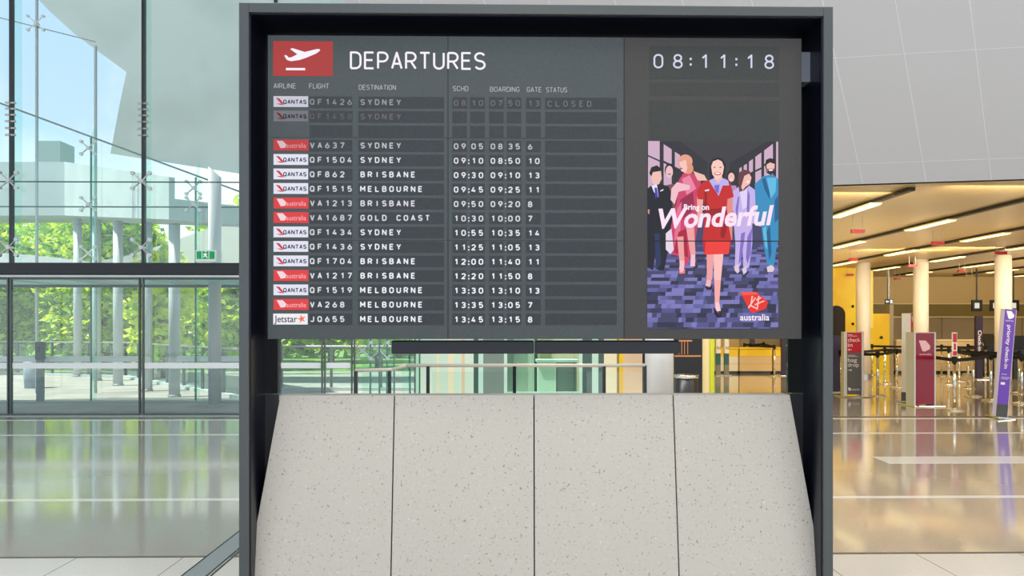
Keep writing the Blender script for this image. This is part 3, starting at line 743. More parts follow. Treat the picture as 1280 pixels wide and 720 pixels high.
# emergency exit sign on the transom
ex0, ex1 = gx(249.5), gx(274.5)
es = empty('exit_sign', ((ex0 + ex1) / 2, YG - .15, gz(328)), 'small green and white running man exit sign standing on the black transom', 'exit sign')
z0, z1 = gz(328.5, 262), gz(314, 262)
MB().box(ex0, ex1, YG - .17, YG - .11, z0, z1).build('housing', mat('white_sign_case', (225, 235, 230), 0.4), es, .004)
face = MB().box(ex0 + .02, ex1 - .02, YG - .176, YG - .17, z0 + .05, z1 - .02).build('sign_face', emit((20, 150, 92), 1.0), es)
cx, cz = (ex0 + ex1) / 2, (z0 + z1) / 2 + .015
pg_ = MB()
yy = YG - .178
def bar(p, q, r): 
    d = Vector((q[0] - p[0], 0, q[1] - p[1])); n_ = Vector((-d.z, 0, d.x)).normalized() * r
    a_, b_ = Vector((cx + p[0], yy, cz + p[1])), Vector((cx + q[0], yy, cz + q[1]))
    pg_.prism([a_ - n_, b_ - n_, b_ + n_, a_ + n_], (0, -.003, 0))
for p, q, r in (((-.01, .03), (.0, -.005), .013), ((.0, -.005), (.03, -.045), .008), ((.0, -.005), (-.035, -.03), .008), ((-.01, .025), (.03, .012), .006), ((-.01, .025), (-.035, .005), .006), ((.0, .05), (.006, .062), .010)): bar(p, q, r)
pg_.box(cx - .062, cx - .054, yy - .003, yy, cz - .06, cz + .06).box(cx + .054, cx + .062, yy - .003, yy, cz - .06, cz + .06)
pg_.build('running_man', emit((240, 250, 244), 1.0), face)

# second glass enclosure outside, with a sloping top edge
YE = 15.4
we = empty('window_2', (0, YE, 0), kind='structure')
def slope(px): return P(px, 130 + 110 * px / 298.0, YE)
ES = [-60, 118, 248, 345]
for a, b in zip(ES, ES[1:]):
    A, Bq = slope(a), slope(b)
    MB().hexa([(A.x + .01, YE, 0), (Bq.x - .01, YE, 0), (Bq.x - .01, YE, Bq.z), (A.x + .01, YE, A.z)], [(A.x + .01, YE + .012, 0), (Bq.x - .01, YE + .012, 0), (Bq.x - .01, YE + .012, Bq.z), (A.x + .01, YE + .012, A.z)]).build('glass_pane', M_glass, we)
    MB().hexa([(A.x, YE - .03, A.z), (Bq.x, YE - .03, Bq.z), (Bq.x, YE - .03, Bq.z + .035), (A.x, YE - .03, A.z + .035)], [(A.x, YE + .05, A.z), (Bq.x, YE + .05, Bq.z), (Bq.x, YE + .05, Bq.z + .035), (A.x, YE + .05, A.z + .035)]).build('top_rail', mat('slate_rail', (84, 108, 112), 0.35), we)
MB().box(slope(-60).x, slope(345).x, YE - .012, YE + .024, gz(258.6, 150, YE) - .012, gz(258.6, 150, YE) + .012).build('joint', MATS['dark_silicone_joint'], we)
for px, top in ((120, 154), (249, 203)):
    x = gx(px, YE); zt_ = gz(top, px, YE)
    fin = MB().prism([(x, YE - .02, .02), (x, YE - .02, zt_), (x, YE - .2, zt_ - .35), (x, YE - .2, .02)], (.022, 0, 0)).build('glass_fin', [M_glassgreen], we)
    MB().box(x - .004, x + .026, YE - .215, YE - .19, .02, zt_ - .35).build('fin_edge', M_glassedge, we)
    for py in ((189, 258, 318) if px == 120 else (238, 258)): spider(x, YE - .25, gz(py, px, YE), we, .19)
# slim glazing posts of the taller screen that stands farther out
YT = 17.2
for px, top in ((46, -40), (119.5, 57)):
    x = gx(px, YT)
    MB().box(x - .02, x + .02, YT - .03, YT + .03, 0, gz(top, px, YT)).build('glazing_post', M_alu, we)
MB().tube(P(-40, 12, YT), P(119, 52, YT), .014, n=8).build('tie_rod', MATS['slate_rail'], we)
spider(gx(48, YT), YT - .06, gz(31, 48, YT), we, .24)
MB().box(slope(-60).x, gx(176, YE), YE - .012, YE - .006, gz(452, 150, YE), gz(445, 150, YE)).build('safety_band', M_frost, we)
MB().box(gx(222, YE), slope(345).x, YE - .012, YE - .006, gz(452, 150, YE), gz(445, 150, YE)).build('safety_band', M_frost, we)
MB().box(slope(-60).x, slope(345).x, 15.1, 15.45, -.02, .015).build('sill', M_alu, we)
# vestibule ceiling between the two glass lines
vs = empty('vestibule_canopy', (-8.5, 14.2, 2.5), kind='structure')
MB().box(-14.5, -4.4, 13.1, 15.25, 2.385, 2.48).build('soffit', mat('pale_grey_soffit', (196, 208, 206), .5), vs)
tm_ = MB()
for x0 in (-13.0, -11.6, -9.8, -8.7, -7.2, -5.9): tm_.box(x0, x0 + .8, 13.3, 15.1, 2.375, 2.384)
tm_.build('teal_light_panel', M_tealrefl, vs)  # teal reflections put in as thin coloured strips, no lamps here
MB().box(-14.5, -4.4, 15.25, 15.31, 2.33, 2.48).build('soffit_edge', mat('slate_rail', (84, 108, 112)), vs)

# ================================================================== outside
colspec = [(268.5, 507, .118, 4.62, 'tall pale grey column with a slanted top beside the glass fin'),
           (218, 495, .118, 4.30, 'grey round column outside between the slant-topped column and the thick mullion'),
           (184, 488, .115, 4.35, 'grey round column outside just behind the door edge under the thick mullion'),
           (147.5, 481, .118, 4.45, 'grey round column outside with the dark post rail ending beside it'),
           (121, 475, .118, 4.55, 'grey round column outside behind the thin glass fin'),
           (97, 470, .118, 4.65, 'farthest grey round column outside in front of the trees')]
for i, (px, by, r, zt_, lab) in enumerate(colspec):
    g = G(px, by)
    c = empty('column', (g.x, g.y, 0), lab, 'column', 'grey columns outside the glass front')
    zt2 = zt_ if i == 0 else 3.73 + 1.22 * (math.hypot(g.x - G(218, 495).x, g.y - G(218, 495).y) + .6) / (math.hypot(G(97, 470).x - G(218, 495).x, G(97, 470).y - G(218, 495).y) + .9)
    m = MB(); m.tube((g.x, g.y, -.02), (g.x, g.y, zt2), r, n=28)
    if i == 0:
        for k, v in enumerate(m.v):
            if v.z > 3: v.z -= (v.x - g.x + r) * .9
    m.build('shaft', M_pillar, c, smooth=True)
    MB().lathe([(r + .02, -.02), (r + .02, .02), (r + .005, .03)], (g.x, g.y, 0)).build('base_ring', M_alu, c)
# footbridge slab carried by the columns
g1, g2 = G(218, 495), G(97, 470)
dirv = Vector((g2.x - g1.x, g2.y - g1.y, 0)).normalized(); sd = Vector((-dirv.y, dirv.x, 0))
if sd.y < 0: sd = -sd
a_ = Vector((g1.x, g1.y, 0)) - dirv * .6; b_ = Vector((g2.x, g2.y, 0)) + dirv * .3
fb = empty('footbridge', (g1.x, g1.y, 4.3), 'long pale concrete walkway deck resting on the row of columns', 'walkway')
c_ = Vector((-34, b_.y + .4, 0))
def deckseg(p, q, sp, sq, zp, zq, name):      # p->q front edge, sp/sq the way back, z pairs (under, top)
    MB().hexa([p + Vector((0, 0, zp[0])), q + Vector((0, 0, zq[0])), q + Vector((0, 0, zq[1])), p + Vector((0, 0, zp[1]))],
              [p + sp + Vector((0, 0, zp[0])), q + sq + Vector((0, 0, zq[0])), q + sq + Vector((0, 0, zq[1])), p + sp + Vector((0, 0, zp[1]))]).build(name, M_concrete, fb)
f0, f1, f2 = a_ - sd * .3, b_ - sd * .3, c_
deckseg(f0, f1, sd * 1.9, Vector((.9, 1.6, 0)), (3.80, 4.25), (5.02, 5.5), 'deck')
deckseg(f1, f2, Vector((.9, 1.6, 0)), Vector((0, 1.6, 0)), (5.02, 5.5), (5.02, 5.5), 'deck')
deckseg(f0, f1, sd * .12, Vector((.1, .15, 0)), (4.25, 4.7), (5.5, 6.7), 'parapet')
deckseg(f1, f2, Vector((.1, .15, 0)), Vector((0, .15, 0)), (5.5, 6.7), (5.5, 6.7), 'parapet')
lt = P(60, 215, 42)
tw = MB().box(lt.x - .68, lt.x + .68, 42, 43.4, -.1, P(60, 176, 42).z)
tag(tw.build('lift_tower', mat('grey_green_render', (146, 162, 158), .6)), 'grey rectangular tower rising far off above the walkway deck', 'tower')
# big roof wing
wg = [(40, -9), (62, 14), (95, 44), (128, 68), (158, 90), (150, 128), (138, 192), (330, 222), (560, 236), (560, -9)]
tag(MB().prism([P(x, y, 19.8) for x, y in wg], (.4, 2.0, .5)).build('roof_wing', M_wing), 'huge pale curved roof wing of the terminal seen through the upper glass', 'roof')
# white sloping ramp wall
rp = [(-60, 314), (20, 317), (70, 322), (112, 327), (150, 322), (200, 307), (298, 272), (345, 255), (345, 336), (-60, 336)]
tag(MB().prism([P(x, y, 24.0) for x, y in rp], (0, .3, 0)).build('ramp_wall', mat('bright_white_render', (246, 246, 242), .7)), 'bright white sloping ramp wall beyond the columns', 'ramp')
rpz = P(100, 336, 24).z
# trees
M_bark = mat('tree_bark', (92, 76, 56), .9)
def leafmat(name, c):
    m = bpy.data.materials.new(name); m.use_nodes = True
    n, l = m.node_tree.nodes, m.node_tree.links
    b = n['Principled BSDF']; b.inputs['Base Color'].default_value = lin(c); b.inputs['Roughness'].default_value = .55
    t = n.new('ShaderNodeBsdfTranslucent'); t.inputs[0].default_value = lin((min(255, c[0] * 1.12), min(255, c[1] * 1.08), c[2] * .6))
    x = n.new('ShaderNodeMixShader'); x.inputs[0].default_value = .55
    l.new(b.outputs[0], x.inputs[1]); l.new(t.outputs[0], x.inputs[2]); l.new(x.outputs[0], n['Material Output'].inputs[0])
    return m
M_leaf = [leafmat('yellow_green_leaf', (214, 232, 60)), leafmat('mid_green_leaf', (158, 198, 48)), leafmat('deep_green_leaf', (92, 136, 44))]
def crown_mesh(seed, R, zc, n=90):
    r = random.Random(seed); m = MB()
    for k in range(n):
        while True:
            p = Vector((r.uniform(-1, 1), r.uniform(-1, 1), r.uniform(-1, 1)))
            if .25 < p.length < 1: break
        c = Vector((p.x * R, p.y * R, zc + p.z * (zc - .5)))
        for j in range(46):
            d = Vector((r.gauss(0, 1), r.gauss(0, 1), r.gauss(0, .75))) * .27
            q = c + d
            a = Vector((r.gauss(0, 1), r.gauss(0, 1), r.gauss(0, .5))).normalized(); b = a.orthogonal().normalized(); b = (b + a.cross(b) * r.uniform(-1, 1)).normalized()
            s = r.uniform(.08, .155)
            m.add([q - a * s * 1.5, q - b * s * .7, q + a * s * 1.5, q + b * s * .7], [(0, 1, 2, 3)], 0 if r.random() < .55 else (1 if r.random() < .7 else 2))
    return m
def trunk_mesh(seed, R, zc):
    r = random.Random(seed); m = MB()
    m.tube((0, 0, -.05), (.05, .03, zc * .8), .16, .10, 10)
    for k in range(7):
        t = r.uniform(0, 6.28); e_ = (R * .7 * math.cos(t), R * .7 * math.sin(t), zc + r.uniform(-.6, 1.6))
        m.tube((.03, .02, zc * r.uniform(.35, .78)), e_, .07, .02, 7)
    return m
tspec = [(-19.6, 28.2, 0, 'yellow-green leafy tree at the picture edge behind the low balustrade'), (-14.9, 28.2, 1, 'yellow-green leafy tree behind the two columns by the thin glass fin'), (-9.75, 28.2, 2, 'yellow-green leafy tree behind the slant-topped column'),
         (-22.0, 33.4, 0, 'farther leafy tree behind the access post'), (-17.2, 33.4, 1, 'farther leafy tree showing between the farthest column and the access post'), (-12.4, 33.4, 2, 'farther leafy tree behind the second grey column'),
         (-7.6, 33.4, 0, 'farther leafy tree hard against the black portal'), (-4.6, 28.2, 1, 'leafy tree seen through the narrow door under the flight board')]
protos = {}
for px, Y, k, lab in tspec:
    p = Vector((px, Y, 0))
    if k not in protos:
        R, zc = ((1.95, 3.6), (2.0, 3.8), (1.9, 3.5))[k]
        t = empty('leafy_tree', (p.x, p.y, -.05), lab, 'tree', 'trees beyond the glass front')
        trunk_mesh(20 + k, R, zc).build('trunk', M_bark, t, smooth=True, local=True)
        crown_mesh(40 + k, R, zc, 150).build('foliage', M_leaf, t, local=True)
        learn(t); protos[k] = t
    else:
        copy_tree(protos[k], (p.x, p.y, -.05), lab, rz=random.uniform(0, 6))
hg, hr_ = MB(), random.Random(5)
for k in range(9000):
    q = Vector((hr_.uniform(-34, 3), 38 + hr_.uniform(-.7, .7), hr_.uniform(0, 4.6) + .5 * math.sin(k * .37)))
    a = Vector((hr_.gauss(0, 1), hr_.gauss(0, 1), hr_.gauss(0, .5))).normalized(); b = a.orthogonal().normalized(); s_ = hr_.uniform(.14, .28)
    hg.add([q - a * s_ * 1.5, q - b * s_ * .7, q + a * s_ * 1.5, q + b * s_ * .7], [(0, 1, 2, 3)], hr_.choice((0, 1, 1, 2)))
tag(hg.build('hedge', M_leaf), 'tall dense green hedge beyond the trees', 'hedge', kind='stuff')
# hedge shrub nearer, in front of the ramp
def bush(px, Y, R, zc, lab):
    p = P(px, 400, Y)
    t = empty('young_tree', (p.x, p.y, -.02), lab, 'tree')
    trunk_mesh(9, R, zc).build('trunk', M_bark, t, smooth=True, local=True)
    crown_mesh(77, R, zc, 36).build('foliage', M_leaf[:1] + M_leaf[:1] + M_leaf[1:2], t, local=True)
bush(202, 22.4, .6, 2.2, 'small bright green tree in front of the white ramp wall')
# railings
def railing(pts, lab, h=1.05, step=1.25, posts=True):
    r = empty('glass_railing', (pts[0][0], pts[0][1], 0), lab, 'railing')
    for (x0, y0), (x1, y1) in zip(pts, pts[1:]):
        a, b = Vector((x0, y0, 0)), Vector((x1, y1, 0)); L = (b - a).length; d = (b - a) / L; n = max(1, round(L / step))
        s = Vector((-d.y, d.x, 0)) * .006
        MB().prism([a - s + Vector((0, 0, .08)), b - s + Vector((0, 0, .08)), b - s + Vector((0, 0, h - .08)), a - s + Vector((0, 0, h - .08))], s * 2).build('glass_panel', M_glassgreen, r)
        MB().tube(a + Vector((0, 0, h)), b + Vector((0, 0, h)), .026, n=10).build('handrail', M_alu, r)
        for k in range(n + 1):
            c = a + d * (L * k / n)
            MB().box(c.x - .025, c.x + .025, c.y - .04, c.y + .04, -.02, h).build('post', mat('slate_post', (96, 104, 104), .4), r)
        q = [a - s * 12, b - s * 12, b + s * 12, a + s * 12]
        MB().prism([v + Vector((0, 0, -.02)) for v in q], (0, 0, .08)).build('kerb', M_concrete, r)
ra, rb, rc = G(296, 503), G(140, 474), G(-40, 468)
railing([(ra.x, ra.y + .6), (rb.x, rb.y + .8)], 'glass balustrade on dark posts running beside the outdoor columns')
railing([(rb.x, rb.y + .8), (rc.x, rc.y + .8)], 'low glass balustrade in front of the trees behind the access post', step=1.6)
rd = G(420, 478)
railing([(gx(352, 18), 18.0), (gx(600, 18), 18.0)], 'glass balustrade outside, seen in the gap under the flight board')
# access post
g = G(50.5, 502)
ap = empty('access_post', (g.x, g.y, 0), 'grey-green steel access post with a reader head outside the sliding door', 'access post')
MB().box(g.x - .06, g.x + .06, g.y - .05, g.y + .05, -.02, 1.0).build('post', mat('grey_green_steel', (98, 122, 122), .4, .4), ap, .008)
MB().box(g.x - .075, g.x + .075, g.y - .065, g.y + .06, .86, 1.22).build('reader_head', mat('dark_reader', (66, 86, 88), .35), ap, .012)
MB().box(g.x - .03, g.x + .03, g.y - .072, g.y - .06, 1.0, 1.12).build('reader_window', mat('reader_window', (24, 34, 40), .1), ap)
g = G(41, 484)
bn = empty('litter_bin', (g.x, g.y, 0), 'small blue-grey litter bin behind the access post', 'bin')
MB().lathe([(.18, -.02), (.2, .3), (.21, .72)], (g.x, g.y, 0)).build('body', mat('blue_grey_metal', (110, 134, 150), .4), bn, smooth=True)
MB().lathe([(.22, .72), (.22, .77), (.12, .80)], (g.x, g.y, 0)).build('lid', mat('reader_window', (24, 34, 40)), bn)

# ================================================================== what shows in the gap under the screen
YP = 14.6
pt = empty('window_3', (0, YP, 0), kind='structure')
def px_box(x0, x1, m, name, Y=YP, t=.06, z1=2.6, z0=0.0):
    return MB().box(gx(x0, Y), gx(x1, Y), Y, Y + t, z0, z1).build(name, m, pt)
M_mint = mat('mint_frame', (190, 222, 208), .4)
M_dkg = mat('dark_green_panel', (70, 96, 88), .25)
M_gry = mat('grey_green_panel', (122, 138, 130), .3)
M_pal = mat('pale_mint_panel', (206, 226, 208), .5)
M_crm = mat('warm_cream_panel', (236, 226, 190), .5)
M_pnk = mat('peach_panel', (226, 196, 164), .5)
for x0, x1, m in ((520, 546, M_pal), (546, 549, M_crm), (549, 560, M_pal), (560, 567, M_crm), (567, 577, M_pal), (577, 581, M_pnk), (581, 592, M_pal),
                  (592, 598, M_dkg), (598, 604, M_mint), (604, 630, M_gry), (630, 634, M_mint), (724, 728, M_mint), (728, 740, M_dkg), (740, 748, M_mint), (748, 755, M_dkg),
                  (755, 771, M_crm), (771, 774, M_olive), (774, 779, M_yellow), (779, 803, M_pnk), (803, 806, M_mull)):
    px_box(x0, x1, m, 'wall_panel')
px_box(634, 724, M_glassgreen, 'glass_pane', t=.012)
px_box(634, 724, M_mint, 'sill', z0=.16, z1=.24)
px_box(642, 668, M_pal, 'wall_panel', Y=16.4); px_box(672, 724, M_crm, 'wall_panel', Y=16.4, z1=2.0); px_box(634, 642, M_gry, 'wall_panel', Y=16.3); px_box(668, 672, M_dkg, 'wall_panel', Y=16.3)
# counter in the glass room
ck_ = empty('reception_desk', (gx(690, 16), 15.8, 0), 'low pale mint desk inside the green glass room under the board', 'desk')
MB().box(gx(672, 15.8), gx(694, 15.8), 15.6, 16.0, 0, .78).build('body', M_pal, ck_); MB().box(gx(670, 15.8), gx(722, 15.8), 15.55, 16.05, .78, .83).build('worktop', M_mint, ck_)
MB().box(gx(696, 15.8), gx(720, 15.8), 15.65, 16.0, 0, .78).build('drawer_unit', M_gry, ck_)
for px, Y, lab in ((457, 13.4, 'slender green glass fin nearest the narrow door under the board'), (468.5, 13.5, 'slender green glass fin second along under the board'), (478, 13.6, 'slender green glass fin third along under the board'),
                   (487, 13.7, 'slender green glass fin just before the dark bar under the board'), (507, 14.0, 'slender green glass fin beyond the dark bar end under the board'), (519, 14.1, 'slender green glass fin beside the pale panels under the board')):
    x = gx(px, Y)
    fn = empty('glass_fin', (x, Y, 0), lab, 'glass fin', 'green glass fins under the board')
    MB().box(x - .07, x + .07, Y, Y + .02, 0, 2.6).build('blade', M_glassgreen, fn)
    MB().box(x + .07, x + .095, Y - .01, Y + .05, 0, 2.6).build('edge', M_glassedge, fn)
    if px in (457, 478): spider(x - .04, Y - .05, gz(438, px, Y), fn, .22)
# balustrade inside the hall, behind the display
YR = 9.9
zr = P(640, 457, YR).z
ib = empty('balustrade', (gx(650, YR), YR, 0), 'pale handrail on thin dark posts behind the stone slabs', 'balustrade')
hr = [P(444, 463, YR), P(491, 462, YR), P(508, 456.8, YR), P(806, 456.8, YR)]
MB().path(hr, .024, 10).build('handrail', mat('pale_handrail', (212, 204, 186), .35), ib, smooth=True)
for px in (445, 487, 535, 643, 755, 806):
    x = gx(px, YR)
    MB().box(x - .022, x + .022, YR - .02, YR + .02, 0, zr if px > 500 else zr - .07).build('post', M_mull, ib)
MB().box(gx(540, YR), gx(802, YR), YR - .005, YR + .005, .1, zr - .08).build('glass_panel', M_glass, ib)
# white round pillar and dark kiosk with the bin
g = P(824, 440, 12.2)
wp = empty('pillar', (g.x, g.y, 0), 'stout white round pillar beside the black bin', 'pillar')
MB().tube((g.x, g.y, 0), (g.x, g.y, ZC), .232, n=40).build('shaft', mat('gloss_white_paint', (240, 240, 240), .4), wp, smooth=True)
MB().lathe([(.25, 0), (.25, .1), (.236, .11)], (g.x, g.y, 0), 40).build('skirting_ring', M_steel, wp)
YK = 12.9
kx0, kx1 = gx(843, YK), gx(878, YK)
kk = empty('dark_cabinet', ((kx0 + kx1) / 2, YK + .3, 0), 'tall black cabinet with thin copper trims behind the bin', 'cabinet')
M_cop = mat('copper_trim', (214, 140, 92), .3, .8)
MB().box(kx0, kx1, YK, YK + .6, 0, 2.4).build('body', mat('black_brown_laminate', (20, 17, 18), .3), kk)
MB().box(kx0, kx1 - .03, YK - .02, YK, gz(446, 860, YK), gz(444, 860, YK)).build('shelf_edge', M_cop, kk)
cm = MB()
for px in (848, 851.5, 855, 859): cm.box(gx(px, YK), gx(px, YK) + .012, YK - .012, YK, gz(443, 860, YK), gz(427, 860, YK))
cm.box(gx(848, YK), gx(865, YK), YK - .012, YK, gz(427, 860, YK), gz(425, 860, YK))
cm.build('trim_strip', M_cop, kk)
g = P(858, 470, 11.4)
lb = empty('litter_bin', (g.x, g.y, 0), 'black round litter bin with a silver rim by the white pillar', 'bin')
zb_ = P(858, 469, 11.4).z
MB().lathe([(.165, 0), (.175, .02), (.178, zb_ - .04)], (g.x, g.y, 0), 30).build('body', mat('ribbed_black_metal', (34, 35, 38), .35), lb, smooth=True)
MB().lathe([(.184, zb_ - .04), (.186, zb_ + .005), (.17, zb_ + .012), (.15, zb_ - .02)], (g.x, g.y, 0), 30).build('rim', M_chrome, lb, smooth=True)

# ================================================================== the check-in hall
for px, by, lab in ((1079, 471, 'warm white round column in front of the yellow wall panels'), (1151, 474, 'warm white round column behind the dark red sign stand'), (1254, 478, 'warm white round column behind the purple sign stand')):
    g = G(px, by); c = empty('column', (g.x, g.y, 0), lab, 'column', 'columns of the check-in hall')
    MB().tube((g.x, g.y, 0), (g.x, g.y, ZC), .205, n=32).build('shaft', M_hallpillar, c, smooth=True)
    MB().lathe([(.22, 0), (.22, .09), (.21, .1)], (g.x, g.y, 0), 32).build('skirting_ring', M_steel, c)
# yellow portal wall with a dark arch
YY = 24.2
yw = empty('yellow_portal', (gx(1078, YY), YY, 0), 'glossy yellow wall panels with a dark rounded arch opening', 'wall panel')
def yx(px): return gx(px, YY)
MB().box(yx(1030), yx(1071), YY, YY + .25, 0, ZC - .004).build('panel', M_yellow, yw, .01)
MB().box(yx(1085), yx(1113), YY + .05, YY + .3, 0, gz(392, 1100, YY)).build('panel', M_yellow, yw, .01)
MB().box(yx(1086), yx(1089.5), YY - .1, YY + .2, gz(410, 1088, YY), ZC - .1).build('light_edge', mat('pale_yellow_edge', (255, 240, 120), .4), yw)
MB().box(yx(1113), yx(1118), YY + .05, YY + .3, 0, gz(381, 1100, YY)).build('end_panel', M_taupe, yw)
ar = [(yx(1034), YY - .012, 0), (yx(1056.5), YY - .012, 0)]
xc, rr = (yx(1034) + yx(1056.5)) / 2, (yx(1056.5) - yx(1034)) / 2
zsp = gz(382, 1045, YY) - rr
for k in range(17):
    t = math.pi * k / 16; ar.append((xc + rr * math.cos(t), YY - .012, zsp + rr * math.sin(t)))
MB().prism(ar, (0, .012, 0)).build('arch_opening', mat('dark_opening', (30, 22, 16), .6), yw)
bt = MB()
for px, py in ((1102, 422), (1066, 405), (1066, 383)): bt.tube((yx(px), YY - .0, gz(py, px, YY)), (yx(px), YY + .06, gz(py, px, YY)), .05, n=10)
bt.build('knob', M_mull, yw)
# counters
def counter(x0, w, m, top, lab, Y=24.2, ztop_=1.12):
    c = empty('check_in_counter', (x0 + w / 2, Y, 0), lab, 'counter', 'check-in counters along the back of the hall')
    MB().box(x0 + .01, x0 + w - .01, Y, Y + .7, .08, ztop_ - .05).build('front', m, c, .01)
    MB().box(x0 + .04, x0 + w - .04, Y + .04, Y + .68, 0, .08).build('plinth', M_mull, c)
    MB().box(x0, x0 + w, Y - .05, Y + .75, ztop_ - .05, ztop_).build('worktop', top, c, .006)
    if top is M_yellow:
        MB().box(x0 + .02, x0 + w - .02, Y - .012, Y, ztop_ - .28, ztop_ - .06).build('light_band', M_yellow, c)
    gm = MB()
    for k in range(1, 4): gm.box(x0 + .02, x0 + w - .02, Y - .003, Y, .08 + k * .24, .086 + k * .24)
    gm.build('joint_line', mat('tan_joint', (160, 130, 90), .5), c)
M_wcount = mat('white_counter', (240, 236, 222), .35); M_tcount = mat('tan_counter', (226, 198, 148), .4); M_palet = mat('pale_ledge', (245, 235, 190))
counter(gx(893, 24.2), .80, M_wcount, M_yellow, 'white counter with a yellow band behind the teal sign posts', ztop_=.86)
counter(gx(893, 24.2) + .82, 1.1, M_tcount, M_yellow, 'tan counter with a yellow band beside the white counter', ztop_=.86)
counter(gx(893, 24.2) + 1.94, 1.15, M_tcount, M_yellow, 'tan counter with a yellow band behind the leaning dark sign', ztop_=.86)
xcn = gx(1120, 24.2)
for k, lab in enumerate(('pale tan tall counter behind the narrow red sign', 'pale tan tall counter behind the dark red sign stand', 'pale tan tall counter behind the red-topped queue post', 'pale tan tall counter under the hanging monitor', 'pale tan tall counter behind the purple sign stand')):
    counter(xcn + k * 1.32, 1.30, M_tcount, M_palet, lab)
# screens hung over the counters
for px, lab in ((1222, 'black hanging monitor in the middle of the olive band'), (1245, 'black hanging monitor half hidden by the warm white column'), (1268, 'black hanging monitor to the far side of the purple sign')):
    a = P(px, 382, 24.6)
    s = empty('hanging_monitor', (a.x, a.y, a.z), lab, 'monitor', 'monitors over the check-in counters')
    MB().box(a.x - .17, a.x + .17, a.y, a.y + .09, a.z - .19, a.z + .19).build('housing', M_black, s, .01)
    MB().box(a.x - .10, a.x + .06, a.y - .004, a.y, a.z - .09, a.z + .09).build('screen', emit((225, 222, 205), 1.0), s)
    MB().tube((a.x, a.y + .05, a.z + .19), (a.x, a.y + .05, ZC), .025, n=8).build('hanger', M_black, s)
# ceiling lights: black tracks with lit lengths
M_lit = emit((255, 232, 165), 3.2, 'warm_strip_light')
M_trk = mat('black_light_track', (28, 24, 22), .5)
nth = ['first', 'second', 'third', 'fourth', 'fifth', 'sixth', 'seventh']
for k in range(7):
    x = 5.84 + 2.24 * k
    y0 = edge(x).y + .35
    tag(MB().box(x - .05, x + .05, y0, 27.5, ZC - .052, ZC - .002).build('light_track', M_trk), 'thin black ceiling light track, %s from the black portal' % nth[k], 'light track', 'black light tracks on the beige ceiling')
    st = (11.4, 13.1, 14.9, 13.4, 12.2, 14.4, 13.0)[k]
    j = 0
    while st < 27:
        if st > y0 - .1:
            cl = empty('strip_light', (x, st + .7, ZC - .06), 'lit warm strip light, number %s along the %s ceiling track from the portal' % (['one', 'two', 'three', 'four', 'five', 'six'][j], nth[k]), 'ceiling light', 'lit strip lights in the hall ceiling')
            MB().box(x - .09, x + .09, st, st + 1.42, ZC - .075, ZC - .05).build('housing', M_palet, cl)
            MB().box(x - .08, x + .08, st + .02, st + 1.40, ZC - .083, ZC - .075).build('diffuser', M_lit, cl)
            j += 1
        st += 3.25
# red hanging blades
zr_ = 3.24
rp_ = [(1073, 289, 17, 'red hanging sign blade nearest the yellow glow under the second track'), (1173, 304, 16, 'red hanging sign blade close to the third light track'), (1067, 324.5, 11, 'red hanging sign blade above the first yellow panel'), (1252, 316, 15, 'red hanging sign blade in front of the last column top'),
       (1141, 332, 11, 'red hanging sign blade just before the middle column'), (1063, 343.5, 9, 'small red hanging sign blade over the arch panel'), (1122, 348.5, 8, 'small red hanging sign blade between the two columns'), (1203, 339, 10, 'small red hanging sign blade past the middle column'), (1212, 345.5, 10, 'dull dark hanging sign blade past the middle column')]
for px, py, w, lab in rp_:
    g = G(px, py, zr_); dd = g.y
    s = empty('hanging_sign', (g.x, g.y, zr_), lab, 'hanging sign', 'red hanging sign blades')
    hw = w / 2 * dd / F
    MB().box(g.x - hw, g.x + hw, g.y, g.y + .05, zr_ - .035, zr_ + .035).build('blade', M_olive if 'dull' in lab else M_red, s, .004)
    sm_ = MB()
    for sx in (-.7, .7): sm_.tube((g.x + hw * sx, g.y + .025, zr_ + .035), (g.x + hw * sx, g.y + .025, ZC), .006, n=6)
    sm_.build('hanger', M_alu, s)
a = P(1111.5, 377, 24.1)
s = empty('exit_sign', (a.x, a.y, a.z), 'small black and white directional exit sign on the yellow wall end', 'exit sign')
MB().box(a.x - .13, a.x + .13, a.y, a.y + .05, a.z - .08, a.z + .08).build('housing', M_black, s, .004)
pm = MB().box(a.x - .11, a.x - .01, a.y - .004, a.y, a.z - .022, a.z + .022)
pm.prism([(a.x - .12, a.y - .004, a.z), (a.x - .07, a.y - .004, a.z - .05), (a.x - .07, a.y - .004, a.z + .05)], (0, .004, 0))
pm.box(a.x + .03, a.x + .11, a.y - .004, a.y, a.z - .06, a.z + .06)
pm.build('arrow_symbol', emit((240, 240, 230), 1.0), s)
MB().box(a.x - .02, a.x + .02, a.y + .02, a.y + .1, a.z + .08, ZC).build('bracket', M_alu, s)

# sign stands ---------------------------------------------------------------------------------
def fin_emblem(mb, x, z, s, y, mi=0):
    mb.prism([(x, y, z + s), (x + .62 * s, y, z + s), (x + 1.05 * s, y, z + .5 * s), (x + .98 * s, y, z + .2 * s), (x + .55 * s, y, z), (x + .32 * s, y, z + .05 * s)], (0, -.004, 0), mi)
def stand_base(root, w, d):
    MB().box(-w / 2 - .09, w / 2 + .09, -.17, d + .15, 0, .025).build('base_plate', M_chrome, root, .01, local=True)
def stand(name, px, by, w, h, lab, rz=0.0, tilt=0.0):
    g = G(px, by); r = empty(name, (g.x, g.y, 0), lab, 'sign stand', rz=rz); r.rotation_euler[1] = tilt
    return r
M_silver = mat('silver_edge', (214, 214, 212), .35, 0.15)
M_ink = emit((236, 228, 230), .8, 'white_print')
def printed(name, fn, parent, m=None):
    mb = MB(); fn(mb); return mb.build(name, m or mat('white_lettering', (240, 236, 238), .5), parent, local=True)
LX, LZ = (1, 0, 0), (0, 0, 1)
